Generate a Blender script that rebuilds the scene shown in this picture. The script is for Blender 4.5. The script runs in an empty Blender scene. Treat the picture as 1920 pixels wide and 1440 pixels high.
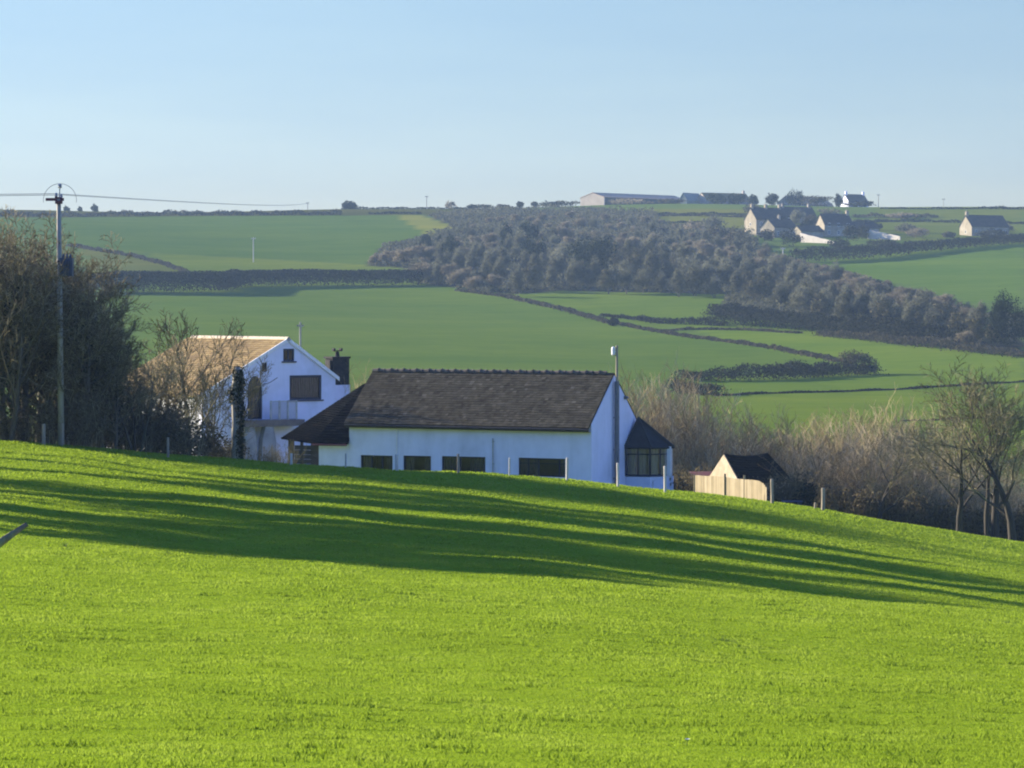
import bpy, math, random
import numpy as np
from mathutils import Vector, Matrix
from mathutils.geometry import tessellate_polygon

# ------------------------------------------------------------------ camera, sky, sun, exposure
scene = bpy.context.scene
COL = scene.collection
FPX, HZ = 5500.0, 580.0            # focal length and level of the eye, in pixels of the 1920 wide photo
EYE = 16.0                         # height of the eye above z = 0
cam_d = bpy.data.cameras.new('camera')
cam_d.sensor_fit = 'HORIZONTAL'
cam_d.sensor_width = 36.0
cam_d.lens = 36.0 * FPX / 1920.0
cam_d.shift_y = -(720.0 - HZ) / 1920.0
cam_d.clip_start = 0.5
cam_d.clip_end = 20000.0
cam = bpy.data.objects.new('camera', cam_d)
COL.objects.link(cam)
cam.location = (0, 0, EYE)
cam.rotation_euler = (math.radians(90), 0, 0)
scene.camera = cam

SUN_EL = math.radians(16.0)
SUN_AZ = math.atan2(-0.87, 0.493)   # azimuth of the sun, from +Y towards +X
TO_SUN = Vector((math.sin(SUN_AZ) * math.cos(SUN_EL), math.cos(SUN_AZ) * math.cos(SUN_EL), math.sin(SUN_EL)))

world = bpy.data.worlds.new("World")
scene.world = world
world.use_nodes = True
wn = world.node_tree.nodes
wl = world.node_tree.links
sky = wn.new('ShaderNodeTexSky')
sky.sky_type = 'NISHITA'
sky.sun_disc = False
sky.sun_elevation = SUN_EL
sky.sun_rotation = SUN_AZ
sky.altitude = 50
sky.air_density = 1.0
sky.dust_density = 0.15
sky.ozone_density = 2.5
bg = wn['Background']
bg.inputs['Strength'].default_value = 0.06
tint = wn.new('ShaderNodeMix')
tint.data_type = 'RGBA'
tint.blend_type = 'MULTIPLY'
tint.inputs[0].default_value = 1.0
wtc = wn.new('ShaderNodeTexCoord')
wsp = wn.new('ShaderNodeSeparateXYZ')
wl.new(wtc.outputs['Generated'], wsp.inputs[0])
wup = wn.new('ShaderNodeMapRange')
wup.interpolation_type = 'SMOOTHSTEP'
wup.inputs['From Min'].default_value = 0.10
wup.inputs['From Max'].default_value = 0.38
wl.new(wsp.outputs['Z'], wup.inputs['Value'])
tone = wn.new('ShaderNodeMix')          # the low sky is thin and milky, the high sky a deep blue
tone.data_type = 'RGBA'
tone.inputs[7].default_value = (0.64, 0.96, 1.95, 1)
wl.new(wup.outputs['Result'], tone.inputs[0])
wlo = wn.new('ShaderNodeMapRange')
wlo.inputs['From Min'].default_value = 0.0
wlo.inputs['From Max'].default_value = 0.11
wl.new(wsp.outputs['Z'], wlo.inputs['Value'])
low = wn.new('ShaderNodeMix')
low.data_type = 'RGBA'
low.inputs[6].default_value = (0.455, 0.462, 0.64, 1)
low.inputs[7].default_value = (0.59, 0.605, 0.69, 1)
wl.new(wlo.outputs['Result'], low.inputs[0])
# thin high veil of cloud
wmp = wn.new('ShaderNodeMapping')
wmp.inputs['Scale'].default_value = (2.0, 2.0, 14.0)
wl.new(wtc.outputs['Generated'], wmp.inputs['Vector'])
wno = wn.new('ShaderNodeTexNoise')
wno.inputs['Scale'].default_value = 3.0
wno.inputs['Detail'].default_value = 4
wl.new(wmp.outputs['Vector'], wno.inputs['Vector'])
wvl = wn.new('ShaderNodeMapRange')
wvl.inputs['From Min'].default_value = 0.42
wvl.inputs['From Max'].default_value = 0.75
wvl.inputs['To Max'].default_value = 0.22
wl.new(wno.outputs['Fac'], wvl.inputs['Value'])
veil = wn.new('ShaderNodeMix')
veil.data_type = 'RGBA'
veil.inputs[7].default_value = (0.80, 0.74, 0.74, 1)
wl.new(wvl.outputs['Result'], veil.inputs[0])
wl.new(low.outputs[2], veil.inputs[6])
wl.new(veil.outputs[2], tone.inputs[6])
wl.new(tone.outputs[2], tint.inputs[7])
wl.new(sky.outputs['Color'], tint.inputs[6])
wl.new(tint.outputs[2], bg.inputs['Color'])

sun_d = bpy.data.lights.new('sun', 'SUN')
sun_d.energy = 5.0
sun_d.angle = math.radians(0.7)
sun_d.color = (1.0, 0.88, 0.70)
sun = bpy.data.objects.new('sun', sun_d)
COL.objects.link(sun)
sun.rotation_euler = (-TO_SUN).to_track_quat('-Z', 'Y').to_euler()
sun.location = (-60, 60, 60)

scene.view_settings.view_transform = 'Standard'
scene.view_settings.look = 'None'
scene.view_settings.exposure = 1.8
scene.view_settings.gamma = 1.0
scene.cycles.max_bounces = 8
scene.cycles.transparent_max_bounces = 16
scene.cycles.volume_bounces = 0
scene.cycles.filter_width = 2.0

# ------------------------------------------------------------------ helpers
R = random.Random(11)


class MB:
    """collects geometry for ONE mesh object"""
    def __init__(self):
        self.v, self.f, self.r = [], [], []

    def add(self, verts, faces, rnd=0.5):
        b = len(self.v)
        self.v.extend([tuple(p) for p in verts])
        for f in faces:
            self.f.append(tuple(b + i for i in f))
            self.r.append(rnd)

    def box(self, x0, x1, y0, y1, z0, z1, rnd=0.5):
        self.add([(x0, y0, z0), (x1, y0, z0), (x1, y1, z0), (x0, y1, z0), (x0, y0, z1), (x1, y0, z1), (x1, y1, z1), (x0, y1, z1)],
                 [(3, 2, 1, 0), (4, 5, 6, 7), (0, 1, 5, 4), (1, 2, 6, 5), (2, 3, 7, 6), (3, 0, 4, 7)], rnd)

    def tube(self, pts, rad, k=6, cap=True):
        n = len(pts)
        pts = [Vector(p) for p in pts]
        vs, fs = [], []
        for i, p in enumerate(pts):
            d = (pts[min(i + 1, n - 1)] - pts[max(i - 1, 0)])
            if d.length < 1e-9:
                d = Vector((0, 0, 1))
            d.normalize()
            a = d.cross(Vector((0.31, 0.95, 0.05)) if abs(d.y) < 0.9 else Vector((1, 0, 0)))
            a.normalize()
            b = d.cross(a)
            for j in range(k):
                t = 2 * math.pi * j / k
                vs.append(p + (a * math.cos(t) + b * math.sin(t)) * rad[i])
        for i in range(n - 1):
            for j in range(k):
                q = (j + 1) % k
                fs.append((i * k + j, i * k + q, (i + 1) * k + q, (i + 1) * k + j))
        if cap:
            fs.append(tuple(range(k - 1, -1, -1)))
            fs.append(tuple((n - 1) * k + j for j in range(k)))
        self.add(vs, fs)

    def lathe(self, prof, k=12, c=(0, 0)):
        vs, fs = [], []
        n = len(prof)
        for (r, z) in prof:
            for j in range(k):
                t = 2 * math.pi * j / k
                vs.append((c[0] + r * math.cos(t), c[1] + r * math.sin(t), z))
        for i in range(n - 1):
            for j in range(k):
                q = (j + 1) % k
                fs.append((i * k + j, i * k + q, (i + 1) * k + q, (i + 1) * k + j))
        fs.append(tuple(range(k - 1, -1, -1)))
        fs.append(tuple((n - 1) * k + j for j in range(k)))
        self.add(vs, fs)

    def slab(self, quad, th):
        """a flat polygon thickened by th against its normal"""
        q = [Vector(p) for p in quad]
        nrm = (q[1] - q[0]).cross(q[2] - q[0]).normalized()
        n = len(q)
        vs = q + [p - nrm * th for p in q]
        fs = [tuple(range(n)), tuple(range(2 * n - 1, n - 1, -1))]
        for i in range(n):
            j = (i + 1) % n
            fs.append((i, i + n, j + n, j))
        self.add(vs, fs)

    def mesh(self, name, mat, smooth=False, col=False):
        me = bpy.data.meshes.new(name)
        me.from_pydata(self.v, [], self.f)
        if mat:
            me.materials.append(mat)
        if smooth:
            me.polygons.foreach_set('use_smooth', [True] * len(me.polygons))
        if col:
            at = me.attributes.new('rnd', 'FLOAT', 'FACE')
            at.data.foreach_set('value', self.r)
        me.update()
        return me

    def build(self, name, mat, parent=None, smooth=False, col=False):
        o = bpy.data.objects.new(name, self.mesh(name, mat, smooth, col))
        COL.objects.link(o)
        if parent:
            o.parent = parent
        return o


def tag(o, label=None, cat=None, group=None, kind=None):
    if label:
        o['label'] = label
    if cat:
        o['category'] = cat
    if group:
        o['group'] = group
    if kind:
        o['kind'] = kind
    return o


def empty(name, loc, rz=0.0, label=None, cat=None, group=None):
    o = bpy.data.objects.new(name, None)
    o.empty_display_size = 0.5
    COL.objects.link(o)
    o.location = loc
    o.rotation_euler = (0, 0, rz)
    return tag(o, label, cat, group)


def quadmesh(name, V, F, mat, attr=None, smooth=False):
    """fast mesh from numpy arrays; F has one column per corner"""
    me = bpy.data.meshes.new(name)
    nv, nf, k = len(V), len(F), F.shape[1]
    me.vertices.add(nv)
    me.vertices.foreach_set('co', np.asarray(V, np.float32).ravel())
    me.loops.add(nf * k)
    me.loops.foreach_set('vertex_index', np.asarray(F, np.int32).ravel())
    me.polygons.add(nf)
    me.polygons.foreach_set('loop_start', np.arange(0, nf * k, k, dtype=np.int32))
    me.update(calc_edges=True)
    if attr is not None:
        a = me.attributes.new('rnd', 'FLOAT', 'FACE')
        a.data.foreach_set('value', np.asarray(attr, np.float32))
    if smooth:
        me.polygons.foreach_set('use_smooth', [True] * nf)
    me.materials.append(mat)
    return me


# ------------------------------------------------------------------ materials
def new_mat(name):
    m = bpy.data.materials.new(name)
    m.use_nodes = True
    nt = m.node_tree
    return m, nt, nt.nodes['Principled BSDF']


def mix_node(nt, fac, a, b):
    n = nt.nodes.new('ShaderNodeMix')
    n.data_type = 'RGBA'
    n.inputs[6].default_value = (*a, 1) if isinstance(a, tuple) else (0, 0, 0, 1)
    n.inputs[7].default_value = (*b, 1) if isinstance(b, tuple) else (0, 0, 0, 1)
    if not isinstance(a, tuple):
        nt.links.new(a, n.inputs[6])
    if not isinstance(b, tuple):
        nt.links.new(b, n.inputs[7])
    if isinstance(fac, float):
        n.inputs[0].default_value = fac
    else:
        nt.links.new(fac, n.inputs[0])
    return n.outputs[2]


def noise(nt, scale, detail=4, rough=0.6, vec=None, stretch=None):
    n = nt.nodes.new('ShaderNodeTexNoise')
    n.inputs['Scale'].default_value = scale
    n.inputs['Detail'].default_value = detail
    n.inputs['Roughness'].default_value = rough
    tc = nt.nodes.new('ShaderNodeTexCoord')
    src = tc.outputs['Object']
    if stretch:
        mp = nt.nodes.new('ShaderNodeMapping')
        mp.inputs['Scale'].default_value = stretch
        nt.links.new(src, mp.inputs['Vector'])
        src = mp.outputs['Vector']
    nt.links.new(src, n.inputs['Vector'])
    return n.outputs['Fac']


def ramp(nt, fac, lo, hi):
    n = nt.nodes.new('ShaderNodeMapRange')
    n.inputs['From Min'].default_value = lo
    n.inputs['From Max'].default_value = hi
    nt.links.new(fac, n.inputs['Value'])
    return n.outputs['Result']


def bump(nt, p, h, strength=0.3, dist=0.05):
    b = nt.nodes.new('ShaderNodeBump')
    b.inputs['Strength'].default_value = strength
    b.inputs['Distance'].default_value = dist
    nt.links.new(h, b.inputs['Height'])
    nt.links.new(b.outputs['Normal'], p.inputs['Normal'])


def mottled(name, c1, c2, scale=3.0, rough=0.85, c3=None, scale3=0.6, bstr=0.25, bdist=0.03, stretch=None, spec=0.3, lo=0.35, hi=0.65):
    m, nt, p = new_mat(name)
    f = ramp(nt, noise(nt, scale, 5, 0.65, stretch=stretch), lo, hi)
    c = mix_node(nt, f, c1, c2)
    if c3:
        g = ramp(nt, noise(nt, scale3, 3, 0.6, stretch=stretch), 0.5, 0.72)
        c = mix_node(nt, g, c, c3)
    nt.links.new(c, p.inputs['Base Color'])
    p.inputs['Roughness'].default_value = rough
    p.inputs['Specular IOR Level'].default_value = spec
    if bstr:
        bump(nt, p, f, bstr, bdist)
    return m


def per_face(name, stops, rough=0.95, spec=0.04, transl=0.0, scale=0.0, dark=0.5, vary=0.0):
    """colour by a random value stored per face (leaf, twig, tile)"""
    m, nt, p = new_mat(name)
    at = nt.nodes.new('ShaderNodeAttribute')
    at.attribute_name = 'rnd'
    cr = nt.nodes.new('ShaderNodeValToRGB')
    el = cr.color_ramp.elements
    while len(el) < len(stops):
        el.new(0.5)
    for e, (pos, c) in zip(el, stops):
        e.position = pos
        e.color = (*c, 1)
    nt.links.new(at.outputs['Fac'], cr.inputs['Fac'])
    c = cr.outputs['Color']
    if vary:
        oi = nt.nodes.new('ShaderNodeObjectInfo')
        mr = nt.nodes.new('ShaderNodeMapRange')
        mr.inputs['To Min'].default_value = 1 - vary
        mr.inputs['To Max'].default_value = 1 + vary
        nt.links.new(oi.outputs['Random'], mr.inputs['Value'])
        vm = nt.nodes.new('ShaderNodeVectorMath')
        vm.operation = 'SCALE'
        nt.links.new(c, vm.inputs[0])
        nt.links.new(mr.outputs['Result'], vm.inputs['Scale'])
        c = vm.outputs['Vector']
    if scale:
        f = ramp(nt, noise(nt, scale, 4, 0.6), 0.35, 0.7)
        d = nt.nodes.new('ShaderNodeMix')
        d.data_type = 'RGBA'
        d.blend_type = 'MULTIPLY'
        d.inputs[7].default_value = (dark, dark, dark, 1)
        nt.links.new(f, d.inputs[0])
        nt.links.new(c, d.inputs[6])
        c = d.outputs[2]
    nt.links.new(c, p.inputs['Base Color'])
    p.inputs['Roughness'].default_value = rough
    p.inputs['Specular IOR Level'].default_value = spec
    if transl:
        tr = nt.nodes.new('ShaderNodeBsdfTranslucent')
        nt.links.new(c, tr.inputs['Color'])
        mx = nt.nodes.new('ShaderNodeMixShader')
        mx.inputs[0].default_value = transl
        nt.links.new(p.outputs[0], mx.inputs[1])
        nt.links.new(tr.outputs[0], mx.inputs[2])
        nt.links.new(mx.outputs[0], nt.nodes['Material Output'].inputs['Surface'])
    return m


M = {}
M['render_white'] = mottled('sky_tinted_white_render', (0.72, 0.735, 0.87), (0.64, 0.655, 0.775), 1.2, 0.9, (0.55, 0.565, 0.65), 0.35, 0.15, 0.01, lo=0.3, hi=0.8)  # white tinted blue, standing in for sky light on the shaded walls
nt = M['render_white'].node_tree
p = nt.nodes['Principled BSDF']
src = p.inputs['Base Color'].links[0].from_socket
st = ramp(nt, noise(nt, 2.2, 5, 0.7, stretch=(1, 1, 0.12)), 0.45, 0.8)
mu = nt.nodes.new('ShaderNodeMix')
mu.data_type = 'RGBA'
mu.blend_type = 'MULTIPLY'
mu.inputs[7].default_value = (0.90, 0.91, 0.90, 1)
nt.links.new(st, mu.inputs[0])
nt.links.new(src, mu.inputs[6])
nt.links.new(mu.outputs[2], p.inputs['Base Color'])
M['shaded_render'] = mottled('shaded_white_render', (0.36, 0.365, 0.375), (0.20, 0.205, 0.21), 1.1, 0.9, (0.13, 0.135, 0.13), 0.5, 0.2, 0.02)  # grey mottle carries the branch shadows on the white side wall
M['frame_dark'] = mottled('dark_frame_paint', (0.012, 0.016, 0.035), (0.02, 0.024, 0.045), 6, 0.5, bstr=0)
M['frame_white'] = mottled('white_paint', (0.8, 0.8, 0.79), (0.7, 0.7, 0.68), 4, 0.6, bstr=0)
M['curtain'] = mottled('curtain_cloth', (0.15, 0.14, 0.15), (0.05, 0.05, 0.055), 5, 0.95, stretch=(6, 6, 0.4), bstr=0.3)
M['curtain_pale'] = mottled('pale_curtain_cloth', (0.62, 0.55, 0.46), (0.42, 0.36, 0.30), 5, 0.95, stretch=(6, 6, 0.4), bstr=0.3)
M['room'] = mottled('room_dark', (0.10, 0.09, 0.08), (0.07, 0.065, 0.06), 1, 0.9, bstr=0)
M['roof_grey'] = per_face('grey_stone_tiles', [(0.0, (0.058, 0.051, 0.035)), (0.45, (0.078, 0.070, 0.049)), (0.8, (0.092, 0.083, 0.060)), (1.0, (0.12, 0.112, 0.083))], 0.95, 0.0, scale=1.6, dark=0.6)
M['roof_brown'] = per_face('brown_stone_tiles', [(0.0, (0.15, 0.098, 0.034)), (0.5, (0.225, 0.152, 0.055)), (1.0, (0.31, 0.225, 0.085))], 0.9, 0.2, scale=0.9, dark=0.65)
M['stone_far'] = mottled('far_grey_stone', (0.34, 0.30, 0.215), (0.23, 0.205, 0.155), 0.7, 0.9, (0.40, 0.36, 0.27), 0.3, bstr=0, spec=0.0)
M['roof_far'] = mottled('grey_far_slate', (0.045, 0.045, 0.045), (0.07, 0.068, 0.062), 0.8, 0.95, bstr=0, spec=0.0)
M['roof_slate'] = per_face('shade_dark_slate', [(0.0, (0.006, 0.007, 0.009)), (0.6, (0.011, 0.012, 0.014)), (1.0, (0.022, 0.021, 0.019))], 0.95, 0.0, scale=1.3, dark=0.6)  # darkened to hold the shade lying on the wing roof
M['ridge'] = mottled('ridge_tile', (0.07, 0.055, 0.045), (0.12, 0.10, 0.08), 3, 0.85)
M['ridge_pale'] = mottled('pale_ridge_tile', (0.55, 0.46, 0.33), (0.42, 0.35, 0.25), 3, 0.85)
M['lead'] = mottled('lead_sheet', (0.018, 0.024, 0.028), (0.03, 0.037, 0.042), 2, 0.7, spec=0.15, bstr=0.1)
M['gutter'] = mottled('black_gutter', (0.012, 0.012, 0.016), (0.03, 0.026, 0.03), 4, 0.5, bstr=0)
M['chimney'] = mottled('dark_chimney_stone', (0.016, 0.017, 0.02), (0.04, 0.038, 0.038), 4, 0.95, bstr=0.5)
M['pipe'] = mottled('grey_metal_pipe', (0.09, 0.10, 0.12), (0.14, 0.145, 0.16), 3, 0.5, spec=0.5, bstr=0)
M['galv'] = mottled('galvanised_metal', (0.30, 0.31, 0.30), (0.42, 0.42, 0.40), 6, 0.5, spec=0.5, bstr=0)
M['boards_dark'] = mottled('dark_boards', (0.03, 0.03, 0.033), (0.06, 0.058, 0.056), 3, 0.9, stretch=(1, 1, 14), bstr=0.5)
M['slab'] = mottled('balcony_concrete', (0.20, 0.17, 0.15), (0.12, 0.10, 0.095), 2, 0.9)
M['stone_warm'] = mottled('warm_stone', (0.42, 0.35, 0.235), (0.31, 0.255, 0.17), 2.2, 0.9, (0.47, 0.41, 0.30), 1.0, 0.5, 0.04)
M['stone_grey'] = mottled('grey_stone', (0.22, 0.20, 0.17), (0.13, 0.12, 0.11), 1.6, 0.9, (0.30, 0.27, 0.22), 0.7, 0.5, 0.05)
M['fence_pale'] = per_face('pale_new_boards', [(0.0, (0.22, 0.180, 0.105)), (0.6, (0.30, 0.243, 0.148)), (1.0, (0.35, 0.295, 0.195))], 0.85, 0.2, scale=2.0, dark=0.82)
M['post'] = mottled('weathered_post', (0.34, 0.29, 0.21), (0.22, 0.19, 0.14), 5, 0.9, stretch=(1, 1, 0.2), bstr=0.4)
M['post_pale'] = mottled('pale_post', (0.62, 0.58, 0.50), (0.48, 0.44, 0.38), 5, 0.9, stretch=(1, 1, 0.2))
M['pole'] = mottled('pole_wood', (0.36, 0.34, 0.27), (0.22, 0.21, 0.17), 4, 0.9, (0.45, 0.45, 0.38), 1.0, 0.3, 0.02, stretch=(1, 1, 0.15))
M['rust'] = mottled('rusty_steel', (0.16, 0.05, 0.06), (0.09, 0.035, 0.045), 5, 0.7)
M['trafo'] = mottled('blue_grey_steel', (0.045, 0.065, 0.10), (0.07, 0.09, 0.13), 3, 0.5, bstr=0)
M['wire'] = mottled('wire_metal', (0.09, 0.10, 0.11), (0.13, 0.14, 0.15), 3, 0.5, bstr=0)
M['porcelain'] = mottled('porcelain', (0.30, 0.33, 0.38), (0.22, 0.25, 0.3), 5, 0.3, bstr=0)
M['red_roof'] = mottled('red_painted_sheet', (0.13, 0.028, 0.018), (0.08, 0.02, 0.015), 3, 0.8)
M['tarp'] = mottled('dark_blue_sheet', (0.02, 0.035, 0.075), (0.03, 0.045, 0.09), 2, 0.7)
M['bark'] = mottled('bark', (0.13, 0.11, 0.078), (0.065, 0.058, 0.045), 3, 0.95, (0.11, 0.115, 0.07), 0.8, 0.6, 0.03, stretch=(1, 1, 0.25))
M['bark_right'] = mottled('smooth_bark', (0.05, 0.042, 0.03), (0.025, 0.022, 0.017), 3, 0.95, (0.075, 0.07, 0.045), 0.8, 0.6, 0.03, stretch=(1, 1, 0.25))
M['twig_dark'] = per_face('dark_twigs', [(0.0, (0.09, 0.076, 0.043)), (0.55, (0.17, 0.144, 0.08)), (1.0, (0.34, 0.295, 0.17))], vary=0.2)
M['twig_olive'] = per_face('olive_twigs', [(0.0, (0.075, 0.068, 0.036)), (0.6, (0.118, 0.106, 0.056)), (1.0, (0.19, 0.172, 0.092))], vary=0.1)
M['twig_tan'] = per_face('tan_stems', [(0.0, (0.13, 0.104, 0.054)), (0.5, (0.29, 0.232, 0.124)), (1.0, (0.54, 0.45, 0.26))], vary=0.2)
M['twig_far'] = per_face('far_bare_twigs', [(0.0, (0.090, 0.094, 0.064)), (0.5, (0.116, 0.119, 0.082)), (1.0, (0.150, 0.150, 0.104))], vary=0.26, transl=0.55)
M['twig_purple'] = per_face('pale_brown_twigs', [(0.0, (0.135, 0.118, 0.080)), (0.5, (0.168, 0.146, 0.100)), (1.0, (0.205, 0.18, 0.125))], vary=0.15, transl=0.55)
M['twig_right'] = per_face('pale_olive_twigs', [(0.0, (0.11, 0.098, 0.052)), (0.6, (0.19, 0.17, 0.09)), (1.0, (0.30, 0.27, 0.15))])
M['wood_floor'] = per_face('wood_floor_growth', [(0.0, (0.056, 0.058, 0.036)), (0.6, (0.085, 0.086, 0.054)), (1.0, (0.125, 0.124, 0.078))], transl=0.3)
M['bramble'] = per_face('brown_bramble', [(0.0, (0.075, 0.062, 0.036)), (0.6, (0.13, 0.108, 0.06)), (1.0, (0.20, 0.17, 0.095))], transl=0.3)
M['leaf_dark'] = per_face('dark_evergreen', [(0.0, (0.008, 0.014, 0.010)), (0.6, (0.015, 0.024, 0.015)), (1.0, (0.03, 0.042, 0.024))], transl=0.1)
M['ivy'] = per_face('ivy_leaf', [(0.0, (0.02, 0.026, 0.012)), (0.6, (0.038, 0.045, 0.021)), (1.0, (0.085, 0.09, 0.045))], 0.7, 0.15, transl=0.15)
M['hedge_dark'] = per_face('dark_hedge', [(0.0, (0.014, 0.016, 0.013)), (0.6, (0.026, 0.028, 0.02)), (1.0, (0.05, 0.048, 0.033))], transl=0.1)
M['hedge_brown'] = per_face('brown_hedge', [(0.0, (0.042, 0.038, 0.026)), (0.6, (0.075, 0.066, 0.042)), (1.0, (0.125, 0.11, 0.066))], transl=0.1)
M['grass_blade'] = per_face('grass_blades', [(0.0, (0.142, 0.213, 0.014)), (0.5, (0.20, 0.284, 0.022)), (1.0, (0.262, 0.342, 0.042))], 0.9, 0.05, transl=0.5)
M['tuft_blade'] = per_face('tuft_blades', [(0.0, (0.06, 0.11, 0.012)), (1.0, (0.11, 0.17, 0.02))], 0.7, 0.2, transl=0.3)
M['petal'] = mottled('white_petal', (0.8, 0.8, 0.76), (0.72, 0.72, 0.68), 20, 0.8, bstr=0)
M['moss_wood'] = mottled('mossy_grey_wood', (0.26, 0.215, 0.13), (0.11, 0.09, 0.06), 12, 0.95, (0.30, 0.40, 0.12), 3.5, 0.6, 0.02, spec=0.0)
M['barn_sheet'] = mottled('brown_roof_sheet', (0.38, 0.245, 0.15), (0.45, 0.31, 0.2), 0.3, 0.8, bstr=0, spec=0.03)
M['barn_pale'] = mottled('pale_cladding', (0.36, 0.325, 0.28), (0.30, 0.27, 0.23), 0.4, 0.85, bstr=0, spec=0.03)
M['barn_dark'] = mottled('dark_cladding', (0.035, 0.038, 0.042), (0.06, 0.06, 0.06), 0.4, 0.85, bstr=0, spec=0.03)
M['barn_green'] = mottled('green_grey_sheet', (0.15, 0.19, 0.17), (0.19, 0.22, 0.2), 0.4, 0.8, bstr=0, spec=0.03)

gm, nt, p = new_mat('clear_glass')
tr = nt.nodes.new('ShaderNodeBsdfTransparent')
tr.inputs['Color'].default_value = (0.82, 0.84, 0.86, 1)
gl = nt.nodes.new('ShaderNodeBsdfGlossy')
gl.inputs['Roughness'].default_value = 0.03
fr = nt.nodes.new('ShaderNodeFresnel')
fr.inputs['IOR'].default_value = 1.5
mx = nt.nodes.new('ShaderNodeMixShader')
nt.links.new(fr.outputs[0], mx.inputs[0])
nt.links.new(tr.outputs[0], mx.inputs[1])
nt.links.new(gl.outputs[0], mx.inputs[2])
nt.links.new(mx.outputs[0], nt.nodes['Material Output'].inputs['Surface'])
M['glass'] = gm


# the pasture: short bright grass, mottled, faint drag marks along the slope
def pasture_material():
    m, nt, p = new_mat('short_pasture')
    a = ramp(nt, noise(nt, 0.35, 5, 0.6, stretch=(0.35, 1, 1)), 0.3, 0.7)
    b = ramp(nt, noise(nt, 9.0, 5, 0.7), 0.3, 0.7)
    c = mix_node(nt, a, (0.168, 0.262, 0.013), (0.205, 0.29, 0.018))
    b2 = ramp(nt, noise(nt, 2.6, 5, 0.7, stretch=(0.6, 1, 1)), 0.36, 0.64)
    d = mix_node(nt, b2, (0.125, 0.21, 0.010), (0.235, 0.31, 0.024))
    e = mix_node(nt, 0.5, c, d)
    nt.links.new(e, p.inputs['Base Color'])
    p.inputs['Roughness'].default_value = 0.95
    p.inputs['Specular IOR Level'].default_value = 0.0
    bump(nt, p, b, 0.5, 0.06)
    return m


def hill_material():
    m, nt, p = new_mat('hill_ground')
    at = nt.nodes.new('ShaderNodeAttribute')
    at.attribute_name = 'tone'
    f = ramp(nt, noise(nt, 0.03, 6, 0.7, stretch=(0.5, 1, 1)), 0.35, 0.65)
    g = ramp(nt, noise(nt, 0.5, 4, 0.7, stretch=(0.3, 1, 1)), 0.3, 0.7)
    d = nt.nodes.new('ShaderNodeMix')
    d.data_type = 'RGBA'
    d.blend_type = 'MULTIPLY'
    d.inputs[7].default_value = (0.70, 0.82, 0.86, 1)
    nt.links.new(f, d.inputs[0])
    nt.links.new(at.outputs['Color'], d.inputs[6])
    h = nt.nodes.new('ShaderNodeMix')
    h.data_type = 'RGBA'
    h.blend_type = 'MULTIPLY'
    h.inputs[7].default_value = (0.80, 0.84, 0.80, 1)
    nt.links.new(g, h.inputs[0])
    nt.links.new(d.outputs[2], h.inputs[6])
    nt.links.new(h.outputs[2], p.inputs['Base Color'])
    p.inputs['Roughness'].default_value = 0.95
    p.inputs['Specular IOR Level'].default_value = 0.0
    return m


M['pasture'] = pasture_material()
M['hill'] = hill_material()


# ------------------------------------------------------------------ the lie of the land
def pchip(x, y, xq):
    x, y = np.asarray(x, float), np.asarray(y, float)
    h = np.diff(x)
    s = np.diff(y) / h
    m = np.zeros_like(y)
    m[0], m[-1] = s[0], s[-1]
    for i in range(1, len(x) - 1):
        if s[i - 1] * s[i] > 0:
            w1, w2 = 2 * h[i] + h[i - 1], h[i] + 2 * h[i - 1]
            m[i] = (w1 + w2) / (w1 / s[i - 1] + w2 / s[i])
    xq = np.clip(xq, x[0], x[-1])
    i = np.clip(np.searchsorted(x, xq) - 1, 0, len(x) - 2)
    t = (xq - x[i]) / h[i]
    return ((1 + 2 * t) * (1 - t) ** 2 * y[i] + t * (1 - t) ** 2 * h[i] * m[i]
            + t * t * (3 - 2 * t) * y[i + 1] + t * t * (t - 1) * h[i] * m[i + 1])


UC = (np.array([-700, 0, 480, 960, 1440, 1920, 2620]) - 960) / FPX
_c = np.array([5.85, 6.38, 7.33, 8.02, 9.25, 11.2, 14.2])        # drop below the eye along the crest of the pasture
ROWS = [
    (-150, [-2.0] * 7), (-60, [0.6] * 7), (0, [1.9] * 7), (12, [2.75] * 7),
    (25, [3.8, 3.85, 3.9, 3.9, 3.95, 4.0, 4.2]),
    (45, [4.9, 5.05, 5.2, 5.3, 5.5, 5.7, 6.1]),
    (65, [5.55, 5.85, 6.1, 6.3, 6.65, 7.05, 7.7]),
    (80, [5.85, 6.35, 6.75, 7.05, 7.6, 8.25, 9.3]),
    (110, [5.95, 6.6, 7.2, 7.75, 8.7, 9.95, 11.8]),
    (128, [5.9, 6.48, 7.3, 7.95, 9.05, 10.75, 13.2]),
    (140, list(_c)), (152, list(_c * 152 / 140 + 0.22)), (166, list(_c * 166 / 140 + 0.85)),
    (190, [9.2, 9.9, 11.3, 12.2, 13.6, 16.0, 19.0]), (250, [13.5, 14, 15, 16, 17, 18.5, 20]),
    (320, [(v - HZ) / FPX * 320 for v in (772, 780, 790, 800, 802, 804, 806)]),
]
for Yr, yi in ((400, 752), (480, 702), (560, 652), (650, 601), (740, 551), (830, 502), (950, 452), (1090, 413)):
    ROWS.append((Yr, [(yi - HZ) / FPX * Yr] * 7))
_sk = [(v - HZ) / FPX * 1220 for v in (399, 398, 396, 390, 386, 390, 396)]
ROWS += [(1220, _sk), (1420, [v - 0.6 for v in _sk]), (2000, [-30] * 7), (3000, [-10] * 7), (9000, [10] * 7)]
_Yk = np.array([r[0] for r in ROWS], float)
_D = np.array([r[1] for r in ROWS], float)
YS = np.concatenate([np.arange(-150, 260, 1.0), np.arange(260, 1500, 4.0), np.linspace(1500, 9000, 60)])
US = np.linspace(UC[0], UC[-1], 121)
_t1 = np.array([pchip(_Yk, _D[:, j], YS) for j in range(7)]).T
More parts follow.
